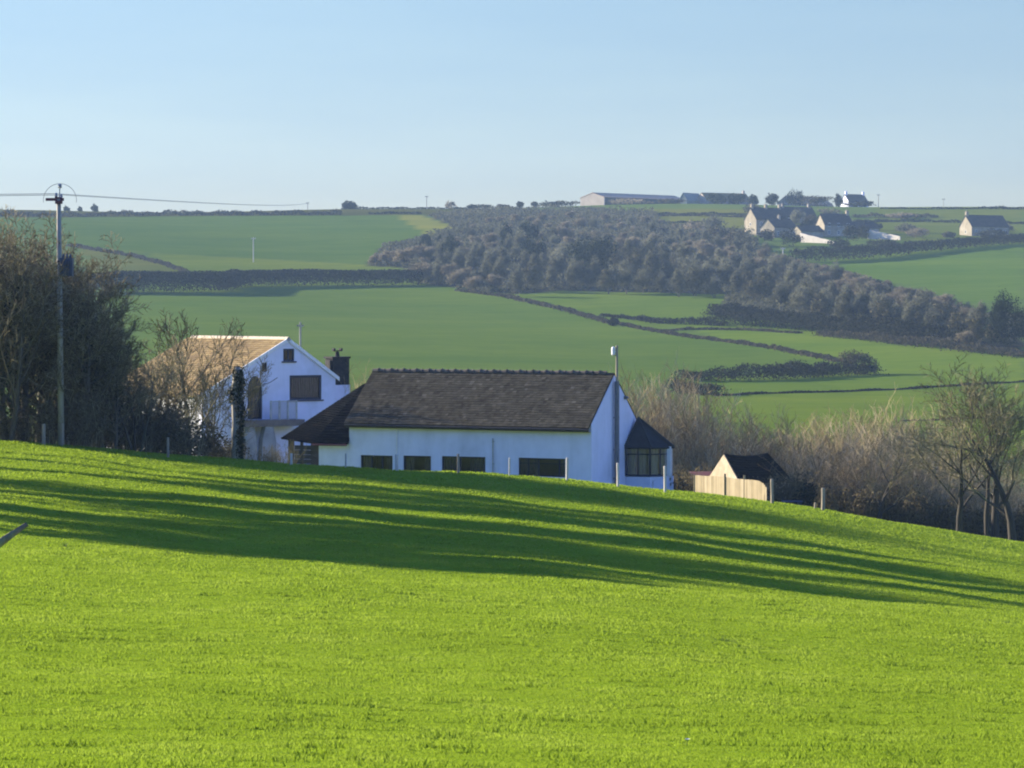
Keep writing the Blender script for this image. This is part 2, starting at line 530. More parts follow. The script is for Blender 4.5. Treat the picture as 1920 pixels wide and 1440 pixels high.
TAB = np.array([pchip(UC, row, US) for row in _t1])


def drop(X, Y):
    """metres below the eye of the ground at X, Y (arrays)"""
    X, Y = np.atleast_1d(np.asarray(X, float)), np.atleast_1d(np.asarray(Y, float))
    u = np.clip(X / np.maximum(Y, 14.0), US[0], US[-1])
    i = np.clip(np.searchsorted(YS, Y) - 1, 0, len(YS) - 2)
    t = np.clip((Y - YS[i]) / (YS[i + 1] - YS[i]), 0, 1)
    fu = (u - US[0]) / (US[1] - US[0])
    j = np.clip(fu.astype(int), 0, len(US) - 2)
    s = fu - j
    d = (TAB[i, j] * (1 - t) + TAB[i + 1, j] * t) * (1 - s) + (TAB[i, j + 1] * (1 - t) + TAB[i + 1, j + 1] * t) * s
    far = np.clip((Y - 330) / 200, 0, 1)
    d = d + far * (0.5 * np.sin(X * 0.045 + Y * 0.012) + 0.35 * np.sin(Y * 0.05 + X * 0.02))
    near = np.clip((Y - 15) / 20, 0, 1) * (1 - far)
    d = d + near * (0.035 * np.sin(X * 0.5 + Y * 0.21) + 0.03 * np.sin(Y * 0.43 - X * 0.23 + 1.0) + 0.02 * np.sin(X * 1.1 + Y * 0.05))
    return d


def gz(X, Y):
    return EYE - float(drop(X, Y)[0])


def at(x, y, Y):
    """point of the photo's ray x, y at depth Y"""
    return Vector(((x - 960) / FPX * Y, Y, EYE - (y - HZ) / FPX * Y))


_YR = np.concatenate([np.arange(4, 260, 0.5), np.arange(260, 1450, 2.0)])


def hit(x, y, ymin=205.0):
    """where the photo's ray x, y first meets the ground beyond ymin"""
    Y = _YR[_YR >= ymin]
    u = (x - 960) / FPX
    yi = HZ + FPX * drop(u * Y, Y) / Y
    k = np.nonzero(yi <= y)[0]
    yy = Y[k[0]] if len(k) else 1220.0
    X = u * yy
    return Vector((X, yy, gz(X, yy)))


def on_ground(x, Y, dz=0.0):
    X = (x - 960) / FPX * Y
    return Vector((X, Y, gz(X, Y) + dz))


def inside(poly, x, y):
    r = np.zeros(len(x), bool)
    n = len(poly)
    for i in range(n):
        x0, y0 = poly[i]
        x1, y1 = poly[(i + 1) % n]
        c = ((y0 > y) != (y1 > y)) & (x < (x1 - x0) * (y - y0) / ((y1 - y0) if y1 != y0 else 1e-9) + x0)
        r ^= c
    return r


WOOD = [(690, 498), (720, 462), (800, 445), (858, 428), (800, 404), (900, 394), (1080, 392), (1225, 396), (1240, 420), (1330, 424), (1400, 440),
        (1440, 480), (1600, 520), (1830, 590), (1920, 600), (1920, 660), (1800, 645), (1560, 620), (1480, 605), (1340, 590), (1370, 552), (1050, 545), (960, 552), (790, 532), (780, 505)]
ZONES = [  # world zones of different crops, outlined by where they are seen
    ([(200, 404), (760, 402), (840, 440), (780, 470), (690, 496), (330, 476), (150, 462), (0, 440), (0, 406)], (0.083, 0.132, 0.019)),
    ([(280, 474), (690, 497), (790, 505), (330, 512)], (0.131, 0.165, 0.019)),
    ([(150, 462), (300, 490), (340, 512), (180, 520)], (0.122, 0.128, 0.023)),
    ([(740, 402), (790, 404), (862, 428), (856, 445), (800, 440)], (0.205, 0.200, 0.029)),
    ([(0, 388), (900, 386), (900, 402), (0, 408)], (0.078, 0.073, 0.014)),
    ([(220, 530), (870, 530), (1000, 560), (1300, 625), (1500, 660), (1640, 690), (1280, 720), (600, 760), (200, 760)], (0.104, 0.152, 0.020)),
    ([(970, 552), (1400, 545), (1560, 600), (1640, 660), (1160, 600)], (0.114, 0.161, 0.019)),
    ([(1300, 620), (1560, 622), (1920, 668), (1920, 715), (1650, 700), (1420, 650)], (0.131, 0.181, 0.019)),
    ([(1270, 705), (1920, 690), (1920, 745), (1340, 742)], (0.122, 0.170, 0.020)),
    ([(1300, 742), (1920, 718), (1920, 860), (1300, 860)], (0.127, 0.170, 0.019)),
    ([(1480, 495), (1920, 452), (1920, 560), (1830, 570), (1700, 535), (1540, 505)], (0.104, 0.161, 0.020)),
    ([(1640, 386), (1920, 388), (1920, 455), (1640, 450)], (0.119, 0.140, 0.021)),
    ([(1200, 392), (1420, 392), (1420, 450), (1200, 420)], (0.138, 0.140, 0.023)),
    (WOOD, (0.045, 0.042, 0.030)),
]


def sheet(name, yrows, half, ncol, mat, zones=False):
    s = np.linspace(-1, 1, ncol)
    Y = np.repeat(yrows, ncol)
    w = np.repeat([half(v) for v in yrows], ncol)
    X = np.tile(s, len(yrows)) * w
    Z = EYE - drop(X, Y)
    nr = len(yrows)
    i = np.arange(nr - 1)[:, None] * ncol + np.arange(ncol - 1)[None, :]
    i = i.ravel()
    F = np.stack([i, i + 1, i + 1 + ncol, i + ncol], 1)
    me = quadmesh(name, np.stack([X, Y, Z], 1), F, mat, smooth=True)
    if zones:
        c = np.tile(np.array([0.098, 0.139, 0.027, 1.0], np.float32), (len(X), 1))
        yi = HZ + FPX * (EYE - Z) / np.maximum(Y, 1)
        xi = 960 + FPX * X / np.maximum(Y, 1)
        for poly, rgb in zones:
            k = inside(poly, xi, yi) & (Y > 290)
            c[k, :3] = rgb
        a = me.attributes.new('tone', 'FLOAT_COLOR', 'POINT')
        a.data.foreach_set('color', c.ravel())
    o = bpy.data.objects.new(name, me)
    COL.objects.link(o)
    return tag(o, kind='structure')


def half(v):
    return 75 + max(v, 0) * 0.30


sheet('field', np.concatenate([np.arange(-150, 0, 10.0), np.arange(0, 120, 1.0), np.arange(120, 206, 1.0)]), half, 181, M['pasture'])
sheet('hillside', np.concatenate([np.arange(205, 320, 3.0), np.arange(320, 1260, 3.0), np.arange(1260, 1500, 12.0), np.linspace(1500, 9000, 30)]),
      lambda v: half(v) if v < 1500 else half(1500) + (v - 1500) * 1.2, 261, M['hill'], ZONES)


# ------------------------------------------------------------------ grass on the pasture (nobody could count it)
def grass():
    rng = np.random.default_rng(5)
    n = 330000
    q = rng.random(n)
    Y = 18.5 * (150.0 / 18.5) ** (q ** 0.85)
    X = (rng.random(n) * 2 - 1) * (0.19 * Y + 0.4)
    Z = EYE - drop(X, Y)
    k = 3
    Xb = np.repeat(X, k) + rng.normal(0, 0.03, n * k)
    Yb = np.repeat(Y, k) + rng.normal(0, 0.03, n * k)
    Zb = np.repeat(Z, k) - 0.01
    clump = 0.5 + 0.5 * np.sin(Xb * 3.1 + 2 * np.sin(Yb * 1.7)) * np.sin(Yb * 2.3 + 1.3 * np.sin(Xb * 2.2))
    h = (0.016 + 0.022 * rng.random(n * k)) * (0.6 + 0.8 * clump) * (0.55 + Yb / 85)
    a = rng.random(n * k) * 2 * math.pi
    w = 0.005 + 0.00022 * Yb
    lean = rng.normal(0, 0.4, (n * k, 2)) * h[:, None]
    V = np.empty((n * k, 3, 3))
    V[:, 0] = np.stack([Xb + w * np.cos(a), Yb + w * np.sin(a), Zb], 1)
    V[:, 1] = np.stack([Xb - w * np.cos(a), Yb - w * np.sin(a), Zb], 1)
    V[:, 2] = np.stack([Xb + lean[:, 0], Yb + lean[:, 1], Zb + h], 1)
    # low tussocks, longer; darker colour and sideways stretch imitate their shadow dashes
    m = 800
    tY = 19.0 * (110.0 / 19.0) ** rng.random(m)
    tX = (rng.random(m) * 2 - 1) * (0.19 * tY)
    kk = 40
    ix = np.repeat(np.arange(m), kk)
    sz = np.repeat(0.5 + rng.random(m), kk)
    bX = tX[ix] + rng.normal(0, 0.16, m * kk) * sz
    bY = tY[ix] + rng.normal(0, 0.05, m * kk) * sz
    bZ = EYE - drop(bX, bY) - 0.01
    bh = (0.035 + 0.035 * rng.random(m * kk)) * sz
    ba = rng.random(m * kk) * 2 * math.pi
    bw = 0.006 + 0.00025 * bY
    bl = rng.normal(0, 0.5, (m * kk, 2)) * bh[:, None]
    W = np.empty((m * kk, 3, 3))
    W[:, 0] = np.stack([bX + bw * np.cos(ba), bY + bw * np.sin(ba), bZ], 1)
    W[:, 1] = np.stack([bX - bw * np.cos(ba), bY - bw * np.sin(ba), bZ], 1)
    W[:, 2] = np.stack([bX + bl[:, 0], bY + bl[:, 1], bZ + bh], 1)
    big = np.sin(Xb * 0.9 + 1.5 * np.sin(Yb * 0.5)) * np.sin(Yb * 0.7 + 1.1 * np.sin(Xb * 0.6))
    rnd = np.clip(0.48 + 0.09 * rng.normal(size=n * k) + 0.30 * (clump - 0.5) + 0.2 * big, 0, 1)
    V = np.concatenate([V, W])
    rnd = np.concatenate([rnd, np.clip(0.2 + 0.12 * rng.normal(size=m * kk), 0, 1)])
    F = np.arange(len(V) * 3).reshape(-1, 3)
    o = bpy.data.objects.new('grass', quadmesh('grass', V.reshape(-1, 3), F, M['grass_blade'], rnd))
    COL.objects.link(o)
    tag(o, 'short bright green pasture grass', 'grass', kind='stuff')


grass()


def tuft(x, y, label, w=0.22, h=0.12):
    g = hit(x, y, 4.0)
    rng = random.Random(int(x))
    mb = MB()
    for i in range(60):
        ax, ay = rng.gauss(0, w * 0.5), rng.gauss(0, 0.08)
        t = rng.random() * 6.28
        hh = h * (0.5 + 0.6 * rng.random()) * max(0.35, 1 - abs(ax) / (w * 1.6))
        c, s = math.cos(t) * 0.008, math.sin(t) * 0.008
        mb.add([(ax * 0.4 + c, ay * 0.4 + s, -0.02), (ax * 0.4 - c, ay * 0.4 - s, -0.02), (ax + rng.gauss(0, 0.04), ay + rng.gauss(0, 0.04), hh)], [(0, 1, 2)], rng.random())
    o = mb.build('grass_tuft', M['tuft_blade'], col=True)
    o.location = g
    tag(o, label, 'grass tuft', 'dark tufts in the pasture')


tuft(1355, 1203, 'long dark grass tuft lying alone in the middle of the sunlit pasture', 0.35, 0.09)
tuft(1888, 1169, 'dark grass tuft in the sunlit pasture close to the right edge', 0.2, 0.08)
tuft(121, 1026, 'dark grass tuft on the shadow edge just right of the mossy branch', 0.15, 0.16)
tuft(316, 1040, 'small grass tuft on the lower shadow edge, second from the mossy branch', 0.1, 0.1)
tuft(1727, 1032, 'tiny dark tuft on the bright strip above the long tree shadow', 0.25, 0.2)

d = empty('daisy', hit(1288, 1400, 4.0), 0, 'single white daisy in the grass near the bottom of the picture', 'flower')
b = MB(); b.tube([(0, 0, 0), (0.004, 0, 0.05)], [0.003, 0.0025], 5); b.build('stem', M['tuft_blade'], d, col=True)
b = MB()
for i in range(14):
    a = i * 2 * math.pi / 14
    c, s = math.cos(a), math.sin(a)
    b.add([(0.004, 0, 0.05), (0.004 + 0.02 * c - 0.006 * s, 0.02 * s + 0.006 * c, 0.06), (0.004 + 0.028 * c, 0.028 * s, 0.062), (0.004 + 0.02 * c + 0.006 * s, 0.02 * s - 0.006 * c, 0.06)], [(0, 1, 2, 3)])
b.build('petals', M['petal'], d)


# ------------------------------------------------------------------ building helpers
class Frame:
    """local axes of a building: x along the front (left to right), y into it, z up"""
    def __init__(self, o, yaw):
        self.o, self.yaw = Vector(o), yaw
        self.ex = Vector((math.cos(yaw), math.sin(yaw), 0))
        self.ey = Vector((-math.sin(yaw), math.cos(yaw), 0))

    def _cast(self, x, y, n, c):
        d = Vector(((x - 960) / FPX, 1.0, -(y - HZ) / FPX))
        o = Vector((0, 0, EYE))
        t = (c + n.dot(self.o) - n.dot(o)) / n.dot(d)
        q = o + d * t - self.o
        return q

    def front(self, x, y, ly=0.0):
        q = self._cast(x, y, self.ey, ly)
        return q.dot(self.ex), q.z

    def side(self, x, y, lx=0.0):
        q = self._cast(x, y, self.ex, lx)
        return q.dot(self.ey), q.z


def wall_poly(mb, outer, holes, to3, depth):
    """a flat wall with openings; to3(a, b, d) maps wall coordinates and depth into the wall to a point"""
    polys = [[Vector((a, b, 0)) for a, b in outer]] + [[Vector((a, b, 0)) for a, b in h] for h in holes]
    flat = [q for pl in polys for q in pl]
    tris = tessellate_polygon(polys)
    for dd in (0.0, depth):
        vs = [to3(q.x, q.y, dd) for q in flat]
        mb.add(vs, [tuple(t) for t in tris])
    for pl in polys:
        n = len(pl)
        for i in range(n):
            a, c = pl[i], pl[(i + 1) % n]
            mb.add([to3(a.x, a.y, 0), to3(c.x, c.y, 0), to3(c.x, c.y, depth), to3(a.x, a.y, depth)], [(0, 1, 2, 3)])


def rect(a0, a1, b0, b1):
    return [(a0, b0), (a1, b0), (a1, b1), (a0, b1)]


def tiled(mb, A, B, C, D, course=0.24, tw=0.34, seed=1, lift=0.03, sag=None):
    """rows of tiles on the slope A (eave left), B (eave right), C (ridge right), D (ridge left)"""
    rg = random.Random(seed)
    A, B, C, D = Vector(A), Vector(B), Vector(C), Vector(D)
    n = ((B - A).cross(D - A)).normalized()
    if n.z < 0:
        n = -n
    rows = max(2, int((D - A).length / course))
    for r in range(rows):
        t0, t1 = r / rows, min(1.0, (r + 1.25) / rows)
        L0, R0, L1, R1 = A.lerp(D, t0), B.lerp(C, t0), A.lerp(D, t1), B.lerp(C, t1)
        m = max(1, int((R0 - L0).length / tw))
        off = rg.random()
        cuts = [0.0] + [min(1, max(0, (k + off + rg.uniform(-0.15, 0.15)) / m)) for k in range(m)] + [1.0]
        cuts = sorted(set(cuts))
        for k in range(len(cuts) - 1):
            s0, s1 = cuts[k], cuts[k + 1] - 0.0004
            if s1 - s0 < 0.001:
                continue
            h0 = lift * rg.uniform(0.7, 1.5)
            h1 = lift * rg.uniform(0.7, 1.5)
            e = rg.uniform(-0.02, 0.02) * (D - A).normalized()
            q = [L0.lerp(R0, s0) + n * h0 + e, L0.lerp(R0, s1) + n * h1 + e, L1.lerp(R1, s1) + n * 0.004, L1.lerp(R1, s0) + n * 0.004]
            if sag:
                q = [p + Vector((0, 0, sag(p))) for p in q]
            lo = [q[0] - n * (h0 - 0.002), q[1] - n * (h1 - 0.002)]
            mb.add(q + lo, [(0, 1, 2, 3), (4, 5, 1, 0)], min(1, max(0, rg.gauss(0.45, 0.24))))


def window(fr_to3, a0, a1, b0, b1, root, mull=(), trans=(), curtains=(), fmat='frame_dark', depth=0.14, sill=True, ft=0.06, arch=0.0, cmat='curtain', sillmat=None, folds=None):
    """a window in an opening: frame > pane, sill, curtain"""
    mb = MB()

    def bx(p0, p1, q0, q1, d0, d1, m=None):
        vs = [fr_to3(a, b, d) for d in (d0, d1) for (a, b) in ((p0, q0), (p1, q0), (p1, q1), (p0, q1))]
        (m or mb).add(vs, [(0, 1, 2, 3), (7, 6, 5, 4), (0, 4, 5, 1), (1, 5, 6, 2), (2, 6, 7, 3), (3, 7, 4, 0)])
    d0, d1 = depth - 0.07, depth - 0.005
    bx(a0, a1, b0, b0 + ft, d0, d1)
    if not arch:
        bx(a0, a1, b1 - ft, b1, d0, d1)
    bx(a0, a0 + ft, b0 + ft, b1 - ft, d0, d1)
    bx(a1 - ft, a1, b0 + ft, b1 - ft, d0, d1)
    if arch:
        n = 14
        cx, rr = (a0 + a1) / 2, (a1 - a0) / 2
        for i in range(n):
            t0, t1 = math.pi * i / n, math.pi * (i + 1) / n
            ring = []
            for d in (d0, d1):
                for r_, t in ((1, t0), (1, t1), (1 - ft / rr, t1), (1 - ft / rr, t0)):
                    ring.append(fr_to3(cx + rr * r_ * math.cos(t), b1 - arch + arch * r_ * math.sin(t), d))
            mb.add(ring, [(0, 1, 2, 3), (7, 6, 5, 4), (0, 4, 5, 1), (2, 6, 7, 3)])
    for m_ in mull:
        w = ft * 0.55
        bx(m_ - w, m_ + w, b0 + ft, b1 - ft, d0 + 0.003, d1 - 0.003)
    for z_ in trans:
        bx(a0 + ft, a1 - ft, z_ - 0.02, z_ + 0.02, d0 + 0.006, d1 - 0.006)
    f = mb.build('window', M[fmat], root)
    pm = MB()
    if arch:
        cx, rr = (a0 + a1) / 2, (a1 - a0) / 2
        pts = [(a0 + 0.01, b0 + 0.01), (a1 - 0.01, b0 + 0.01)] + [(cx + (rr - 0.01) * math.cos(math.pi * i / 14), b1 - arch + (arch - 0.01) * math.sin(math.pi * i / 14)) for i in range(15)]
        pm.add([fr_to3(a, b, depth - 0.035) for a, b in pts], [tuple(range(len(pts)))])
    else:
        pm.add([fr_to3(a, b, depth - 0.035) for a, b in ((a0 + 0.01, b0 + 0.01), (a1 - 0.01, b0 + 0.01), (a1 - 0.01, b1 - 0.01), (a0 + 0.01, b1 - 0.01))], [(0, 1, 2, 3)])
    pm.build('pane', M['glass'], f)
    if sill:
        sm = MB()
        bx(a0 - 0.12, a1 + 0.12, b0 - 0.09, b0 - 0.005, -0.08, depth - 0.08, sm)
        sm.build('sill', M[sillmat or fmat], f)
    for (c0, c1) in curtains:
        cm = MB()
        n = max(4, int((c1 - c0) / 0.05))
        vs, fs = [], []
        for i in range(n + 1):
            a = c0 + (c1 - c0) * i / n
            d = depth + 0.10 + 0.035 * math.sin(i * 1.9 + c0 * 7) + 0.01 * math.sin(i * 0.7)
            vs += [fr_to3(a, b0 - 0.1, d), fr_to3(a, b1 - (0.02 if not arch else 0.3 * arch), d)]
            if i:
                fs.append((2 * i - 2, 2 * i, 2 * i + 1, 2 * i - 1))
        cm.add(vs, fs)
        cm.build('curtain', M[cmat], f)
    return f


def px_rect(fn, x0, y0, x1, y1):
    a0, b1 = fn(x0, y0)
    a1, b0 = fn(x1, y1)
    return a0, a1, b0, b1


# ------------------------------------------------------------------ the long white bungalow
YAW = math.radians(-27)
corner = at(1109, 720, 162.0)
FB = Frame((corner.x, 162.0, EYE - 10.3), YAW)
bung = empty('bungalow', FB.o, YAW, 'long low white bungalow with grey tiled roof, row of dark windows and corner bay', 'house')
LEN, WID, EAVE, RIDGE = 15.45, 6.0, 3.95, 6.72
wins = [px_rect(FB.front, *r) for r in ((676, 853, 736, 890), (756, 854, 808, 891), (828, 855, 910, 892), (972, 858, 1060, 895))]
front3 = lambda a, b, d: (a, d, b)
mb = MB()
wall_poly(mb, rect(-LEN, 0, -1.6, EAVE - 0.02), [rect(*w) for w in wins], front3, 0.28)
wall_poly(mb, rect(-LEN, 0, -1.6, EAVE - 0.02), [], lambda a, b, d: (a, WID - d, b), 0.28)
for xx, sg in ((0.0, -1), (-LEN, 1)):
    wall_poly(mb, [(0.003, -1.6), (WID - 0.003, -1.6), (WID - 0.003, EAVE), (WID / 2, RIDGE - 0.12), (0.003, EAVE)], [],
              lambda a, b, d, xx=xx, sg=sg: (xx + 0.004 * -sg + sg * d, a, b), 0.28)
mb.box(-LEN + 0.3, -0.3, 0.3, WID - 0.3, -0.1, 0.0)
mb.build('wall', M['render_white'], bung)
mb = MB()
mb.box(-LEN + 0.29, -0.29, 2.6, 2.7, 0.01, 3.6)
mb.box(-LEN + 0.29, -0.29, 0.285, WID - 0.285, 2.55, 2.62)
mb.build('room_lining', M['room'], bung)
for i, w in enumerate(wins):
    a0, a1, b0, b1 = w
    L_ = a1 - a0
    mu = [(a0 + L_ / 3,), (), (a0 + L_ * 0.42,), (a0 + L_ * 0.2, a0 + L_ * 0.42, a0 + L_ * 0.86)][i]
    if i == 0:
        mu = (a0 + L_ * 0.33, a0 + L_ * 0.66)
    cu = [((a0 - 0.05, a0 + L_ * 0.3), (a1 - L_ * 0.25, a1 + 0.05)), ((a0 - 0.05, a0 + L_ * 0.35), (a1 - L_ * 0.3, a1 + 0.05)),
          ((a0 + 0.05, a0 + L_ * 0.3), (a1 - L_ * 0.4, a1 + 0.02)), ((a0 + 0.02, a0 + L_ * 0.38), (a1 - L_ * 0.14, a1 - 0.02))][i]
    window(front3, a0, a1, b0, b1, bung, mull=mu, curtains=cu, trans=(b1 - 0.3,) if i == 3 else (), sillmat='frame_white', ft=0.07)
# roof: two slopes of stone tiles on a boarded deck, ridge tiles, gutter
OV = 0.34
rs = (RIDGE - EAVE) / (WID / 2)
ye, ze = -OV, EAVE + 0.12 - OV * rs
mb = MB()
mb.slab([(-LEN - 0.12, ye, ze), (-0.02, ye, ze), (-0.02, WID / 2, RIDGE), (-LEN - 0.12, WID / 2, RIDGE)], 0.10)
mb.slab([(-0.02, WID + OV, ze), (-LEN - 0.12, WID + OV, ze), (-LEN - 0.12, WID / 2 + 0.002, RIDGE), (-0.02, WID / 2 + 0.002, RIDGE)], 0.10)
tiled(mb, (-LEN - 0.14, ye - 0.04, ze), (-0.02, ye - 0.04, ze), (-0.02, WID / 2, RIDGE + 0.015), (-LEN - 0.14, WID / 2, RIDGE + 0.015), 0.19, 0.22, 3, 0.018)
tiled(mb, (-0.02, WID + OV + 0.04, ze), (-LEN - 0.14, WID + OV + 0.04, ze), (-LEN - 0.14, WID / 2, RIDGE + 0.015), (-0.02, WID / 2, RIDGE + 0.015), 0.3, 0.5, 4)
roof = mb.build('roof', M['roof_grey'], bung, col=True)
mb = MB()
k = 0
xx = -LEN - 0.12
while xx < -0.5:
    l_ = 0.42
    mb.tube([(xx, WID / 2, RIDGE - 0.02), (xx + l_ * 0.9, WID / 2, RIDGE - 0.02)], [0.13 + 0.012 * math.sin(k * 3.1), 0.145], 8)
    if k % 2 == 0:
        mb.tube([(xx + l_ * 0.86, WID / 2, RIDGE), (xx + l_ * 0.99, WID / 2, RIDGE)], [0.17, 0.17], 8)
    xx += l_
    k += 1
mb.build('ridge_tiles', M['ridge'], roof)
mb = MB()
mb.tube([(-LEN - 0.1, ye - 0.06, ze - 0.10), (-0.05, ye - 0.06, ze - 0.10)], [0.06, 0.06], 8)
mb.box(-LEN - 0.05, -0.03, ye + 0.02, ye + 0.06, ze - 0.24, ze - 0.10)
mb.box(-LEN - 0.05, -0.03, ye + 0.062, -0.005, ze - 0.24, ze - 0.215)
mb.build('gutter', M['gutter'], bung)
for xp, yt in ((745, 806), (925, 822), (1062, 860)):
    a, b_ = FB.front(xp, yt)
    mb = MB()
    mb.tube([(a, -0.06, -0.6), (a, -0.06, b_)], [0.035, 0.035], 8)
    for zz in (0.6, 1.6, b_ - 0.2):
        mb.box(a - 0.06, a + 0.06, -0.05, -0.004, zz, zz + 0.05)
    mb.build('downpipe', M['frame_white'] if xp != 925 else M['galv'], bung)
# flue up the right gable, with a thin aerial mast on top
fy, fz = FB.side(1150, 715)
mb = MB(); mb.tube([(0.22, fy, -0.6), (0.22, fy, fz)], [0.14, 0.14], 12)
for zz in (0.8, 2.4, 4.2):
    mb.tube([(0.22, fy, zz), (0.22, fy, zz + 0.05)], [0.16, 0.16], 12)
    mb.box(0.01, 0.12, fy - 0.03, fy + 0.03, zz, zz + 0.05)
flue = mb.build('flue_pipe', M['pipe'], bung, smooth=False)
fz2 = FB.side(1150, 650)[1]
mb = MB(); mb.tube([(0.22, fy, fz - 0.05), (0.22, fy, fz2)], [0.07, 0.065], 8)
mb.tube([(0.22, fy, fz2), (0.22, fy, fz2 + 0.07)], [0.08, 0.06], 8)
mast = mb.build('mast', M['post'], bung)
mb = MB()
mb.box(0.06, 0.17, fy - 0.03, fy + 0.03, fz2 - 0.31, fz2 - 0.25)
mb.lathe([(0.06, fz2 - 0.50), (0.11, fz2 - 0.44), (0.115, fz2 - 0.1), (0.09, fz2 - 0.03), (0.03, fz2 + 0.0)], 12, (0.0, fy))
mb.build('aerial', M['frame_white'], mast, smooth=False)
# small lamp on the gable
ly_, lz_ = FB.side(1171, 745)
mb = MB(); mb.box(0.01, 0.16, ly_ - 0.12, ly_ + 0.12, lz_ - 0.1, lz_ + 0.08); mb.box(0.16, 0.22, ly_ - 0.08, ly_ + 0.08, lz_ - 0.07, lz_ + 0.03)
mb.build('wall_lamp', M['pipe'], bung)

# corner bay on the right gable: canted, dark leaded roof
b0y, _ = FB.side(1176, 880)
bay = []
yb0, yb1 = b0y + 0.1, WID - 0.15
cy = (yb0 + yb1) / 2
dep = 2.25
plan = [(0.03, yb0 - 0.35), (dep * 0.62, yb0 - 0.05), (dep, yb0 + 0.85), (dep, yb1 - 0.3), (0.03, yb1 + 0.3)]
zt = FB.side(1210, 838, dep * 0.5)[1]
zs = FB.side(1210, 893, dep * 0.5)[1]
mb = MB()
n = len(plan)
for i in range(n - 1):
    (x0, y0), (x1, y1) = plan[i], plan[i + 1]
    dx, dy = x1 - x0, y1 - y0
    l_ = math.hypot(dx, dy)
    nx, ny = -dy / l_, dx / l_
    mb.add([(x0, y0, -1.6), (x1, y1, -1.6), (x1, y1, zs), (x0, y0, zs), (x0 + nx * .2, y0 + ny * .2, -1.6), (x1 + nx * .2, y1 + ny * .2, -1.6), (x1 + nx * .2, y1 + ny * .2, zs), (x0 + nx * .2, y0 + ny * .2, zs)],
           [(0, 1, 2, 3), (7, 6, 5, 4), (3, 2, 6, 7), (0, 4, 5, 1), (1, 5, 6, 2), (0, 3, 7, 4)])
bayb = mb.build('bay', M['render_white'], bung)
mb = MB()
mb.box(plan[3][0] - 0.12, plan[3][0] + 0.12, plan[3][1] - 0.12, plan[3][1] + 0.12, zs + 0.002, zt + 0.02)
mb.build('corner_post', M['frame_white'], bayb)
mb, gp, cp = MB(), MB(), MB()


def bar(m, p0, p1, w=0.05, z0=None, z1=None):
    m.tube([(p0[0], p0[1], z0), (p1[0], p1[1], z1)], [w, w], 4)


for i in range(n - 1):
    (x0, y0), (x1, y1) = plan[i], plan[i + 1]
    l_ = math.hypot(x1 - x0, y1 - y0)
    nb = max(2, int(round(l_ / 0.62)))
    for kx in range(nb + 1):
        t = kx / nb
        q = (x0 + (x1 - x0) * t, y0 + (y1 - y0) * t)
        bar(mb, q, q, 0.055 if 0 < kx < nb else 0.08, zs, zt)
    bar(mb, (x0, y0), (x1, y1), 0.07, zs + 0.03, zs + 0.03)
    bar(mb, (x0, y0), (x1, y1), 0.09, zt - 0.04, zt - 0.04)
    bar(mb, (x0, y0), (x1, y1), 0.035, zt - 0.42, zt - 0.42)
    gp.add([(x0, y0, zs), (x1, y1, zs), (x1, y1, zt), (x0, y0, zt)], [(0, 1, 2, 3)])
    nx, ny = -(y1 - y0) / l_, (x1 - x0) / l_
    m_ = int(l_ / 0.07)
    vs, fs = [], []
    for kx in range(m_ + 1):
        t = 0.06 + 0.88 * kx / m_
        o_ = 0.16 + 0.035 * math.sin(kx * 1.7)
        q = (x0 + (x1 - x0) * t + nx * o_, y0 + (y1 - y0) * t + ny * o_)
        vs += [(q[0], q[1], zs + 0.02), (q[0], q[1], zt - 0.1)]
        if kx and (kx % 9) not in (0, 8):
            fs.append((2 * kx - 2, 2 * kx, 2 * kx + 1, 2 * kx - 1))
    cp.add(vs, fs)
bw = mb.build('window', M['frame_dark'], bayb)
gp.build('pane', M['glass'], bw)
cp.build('curtain', M['curtain_pale'], bw)
ay, az = FB.side(1197, 783, 0.25)
apex = Vector((0.25, ay, az))
mb = MB()
rim = []
for (x0, y0) in plan:
    vx, vy = x0 - 0.9, y0 - cy
    l_ = math.hypot(vx, vy)
    rim.append(Vector((max(0.03, x0 + 0.2 * vx / l_), y0 + 0.2 * vy / l_, zt + 0.02)))
apex2 = Vector((0.03, ay + 0.3, az + 0.05))
for i in range(n - 1):
    mb.slab([rim[i], rim[i + 1], apex], 0.07)
for i in range(n):
    mb.tube([rim[i] + Vector((0, 0, 0.02)), apex + Vector((0, 0, 0.03))], [0.045, 0.045], 6)
for i in range(n - 1):
    for t in (0.2, 0.4, 0.6, 0.8):
        mb.tube([rim[i].lerp(rim[i + 1], t) + Vector((0, 0, 0.012)), rim[i].lerp(rim[i + 1], 0.5 + (t - 0.5) * 0.15).lerp(apex, 0.9) + Vector((0, 0, 0.012))], [0.016, 0.012], 4)
    mb.tube([rim[i] - Vector((0, 0, 0.06)), rim[i + 1] - Vector((0, 0, 0.06))], [0.07, 0.07], 6)
mb.build('bay_roof', M['lead'], bayb)

# lower wing on the left end of the bungalow, hipped dark roof
wx1 = -LEN - 0.003
wx0 = FB.front(597, 850)[0]
wz = FB.front(630, 831)[1]
mb = MB()
mb.box(wx0, wx1, 0.05, WID - 0.6, -1.6, wz - 0.02)
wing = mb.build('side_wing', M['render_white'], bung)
hx0 = FB.front(505, 830)[0]
top = FB.front(684, 719, 2.6)
rt = Vector((top[0], 2.6, top[1]))
mb = MB()
e0 = Vector((wx1 + 0.02, -0.25, wz + 0.02))
e1 = Vector((wx0 - 0.25, -0.25, wz + 0.0))
e2 = Vector((hx0, 1.3, wz + 0.15))
e3 = Vector((hx0 + 0.2, WID + 0.5, wz + 0.1))
e4 = Vector((wx1 + 0.02, WID - 0.3, wz + 0.02))
rt1 = Vector((wx1 + 0.02, 2.6, rt.z + 0.02))
mb.slab([e1, e0, rt1, rt], 0.09)
mb.slab([e2, e1, rt], 0.09)
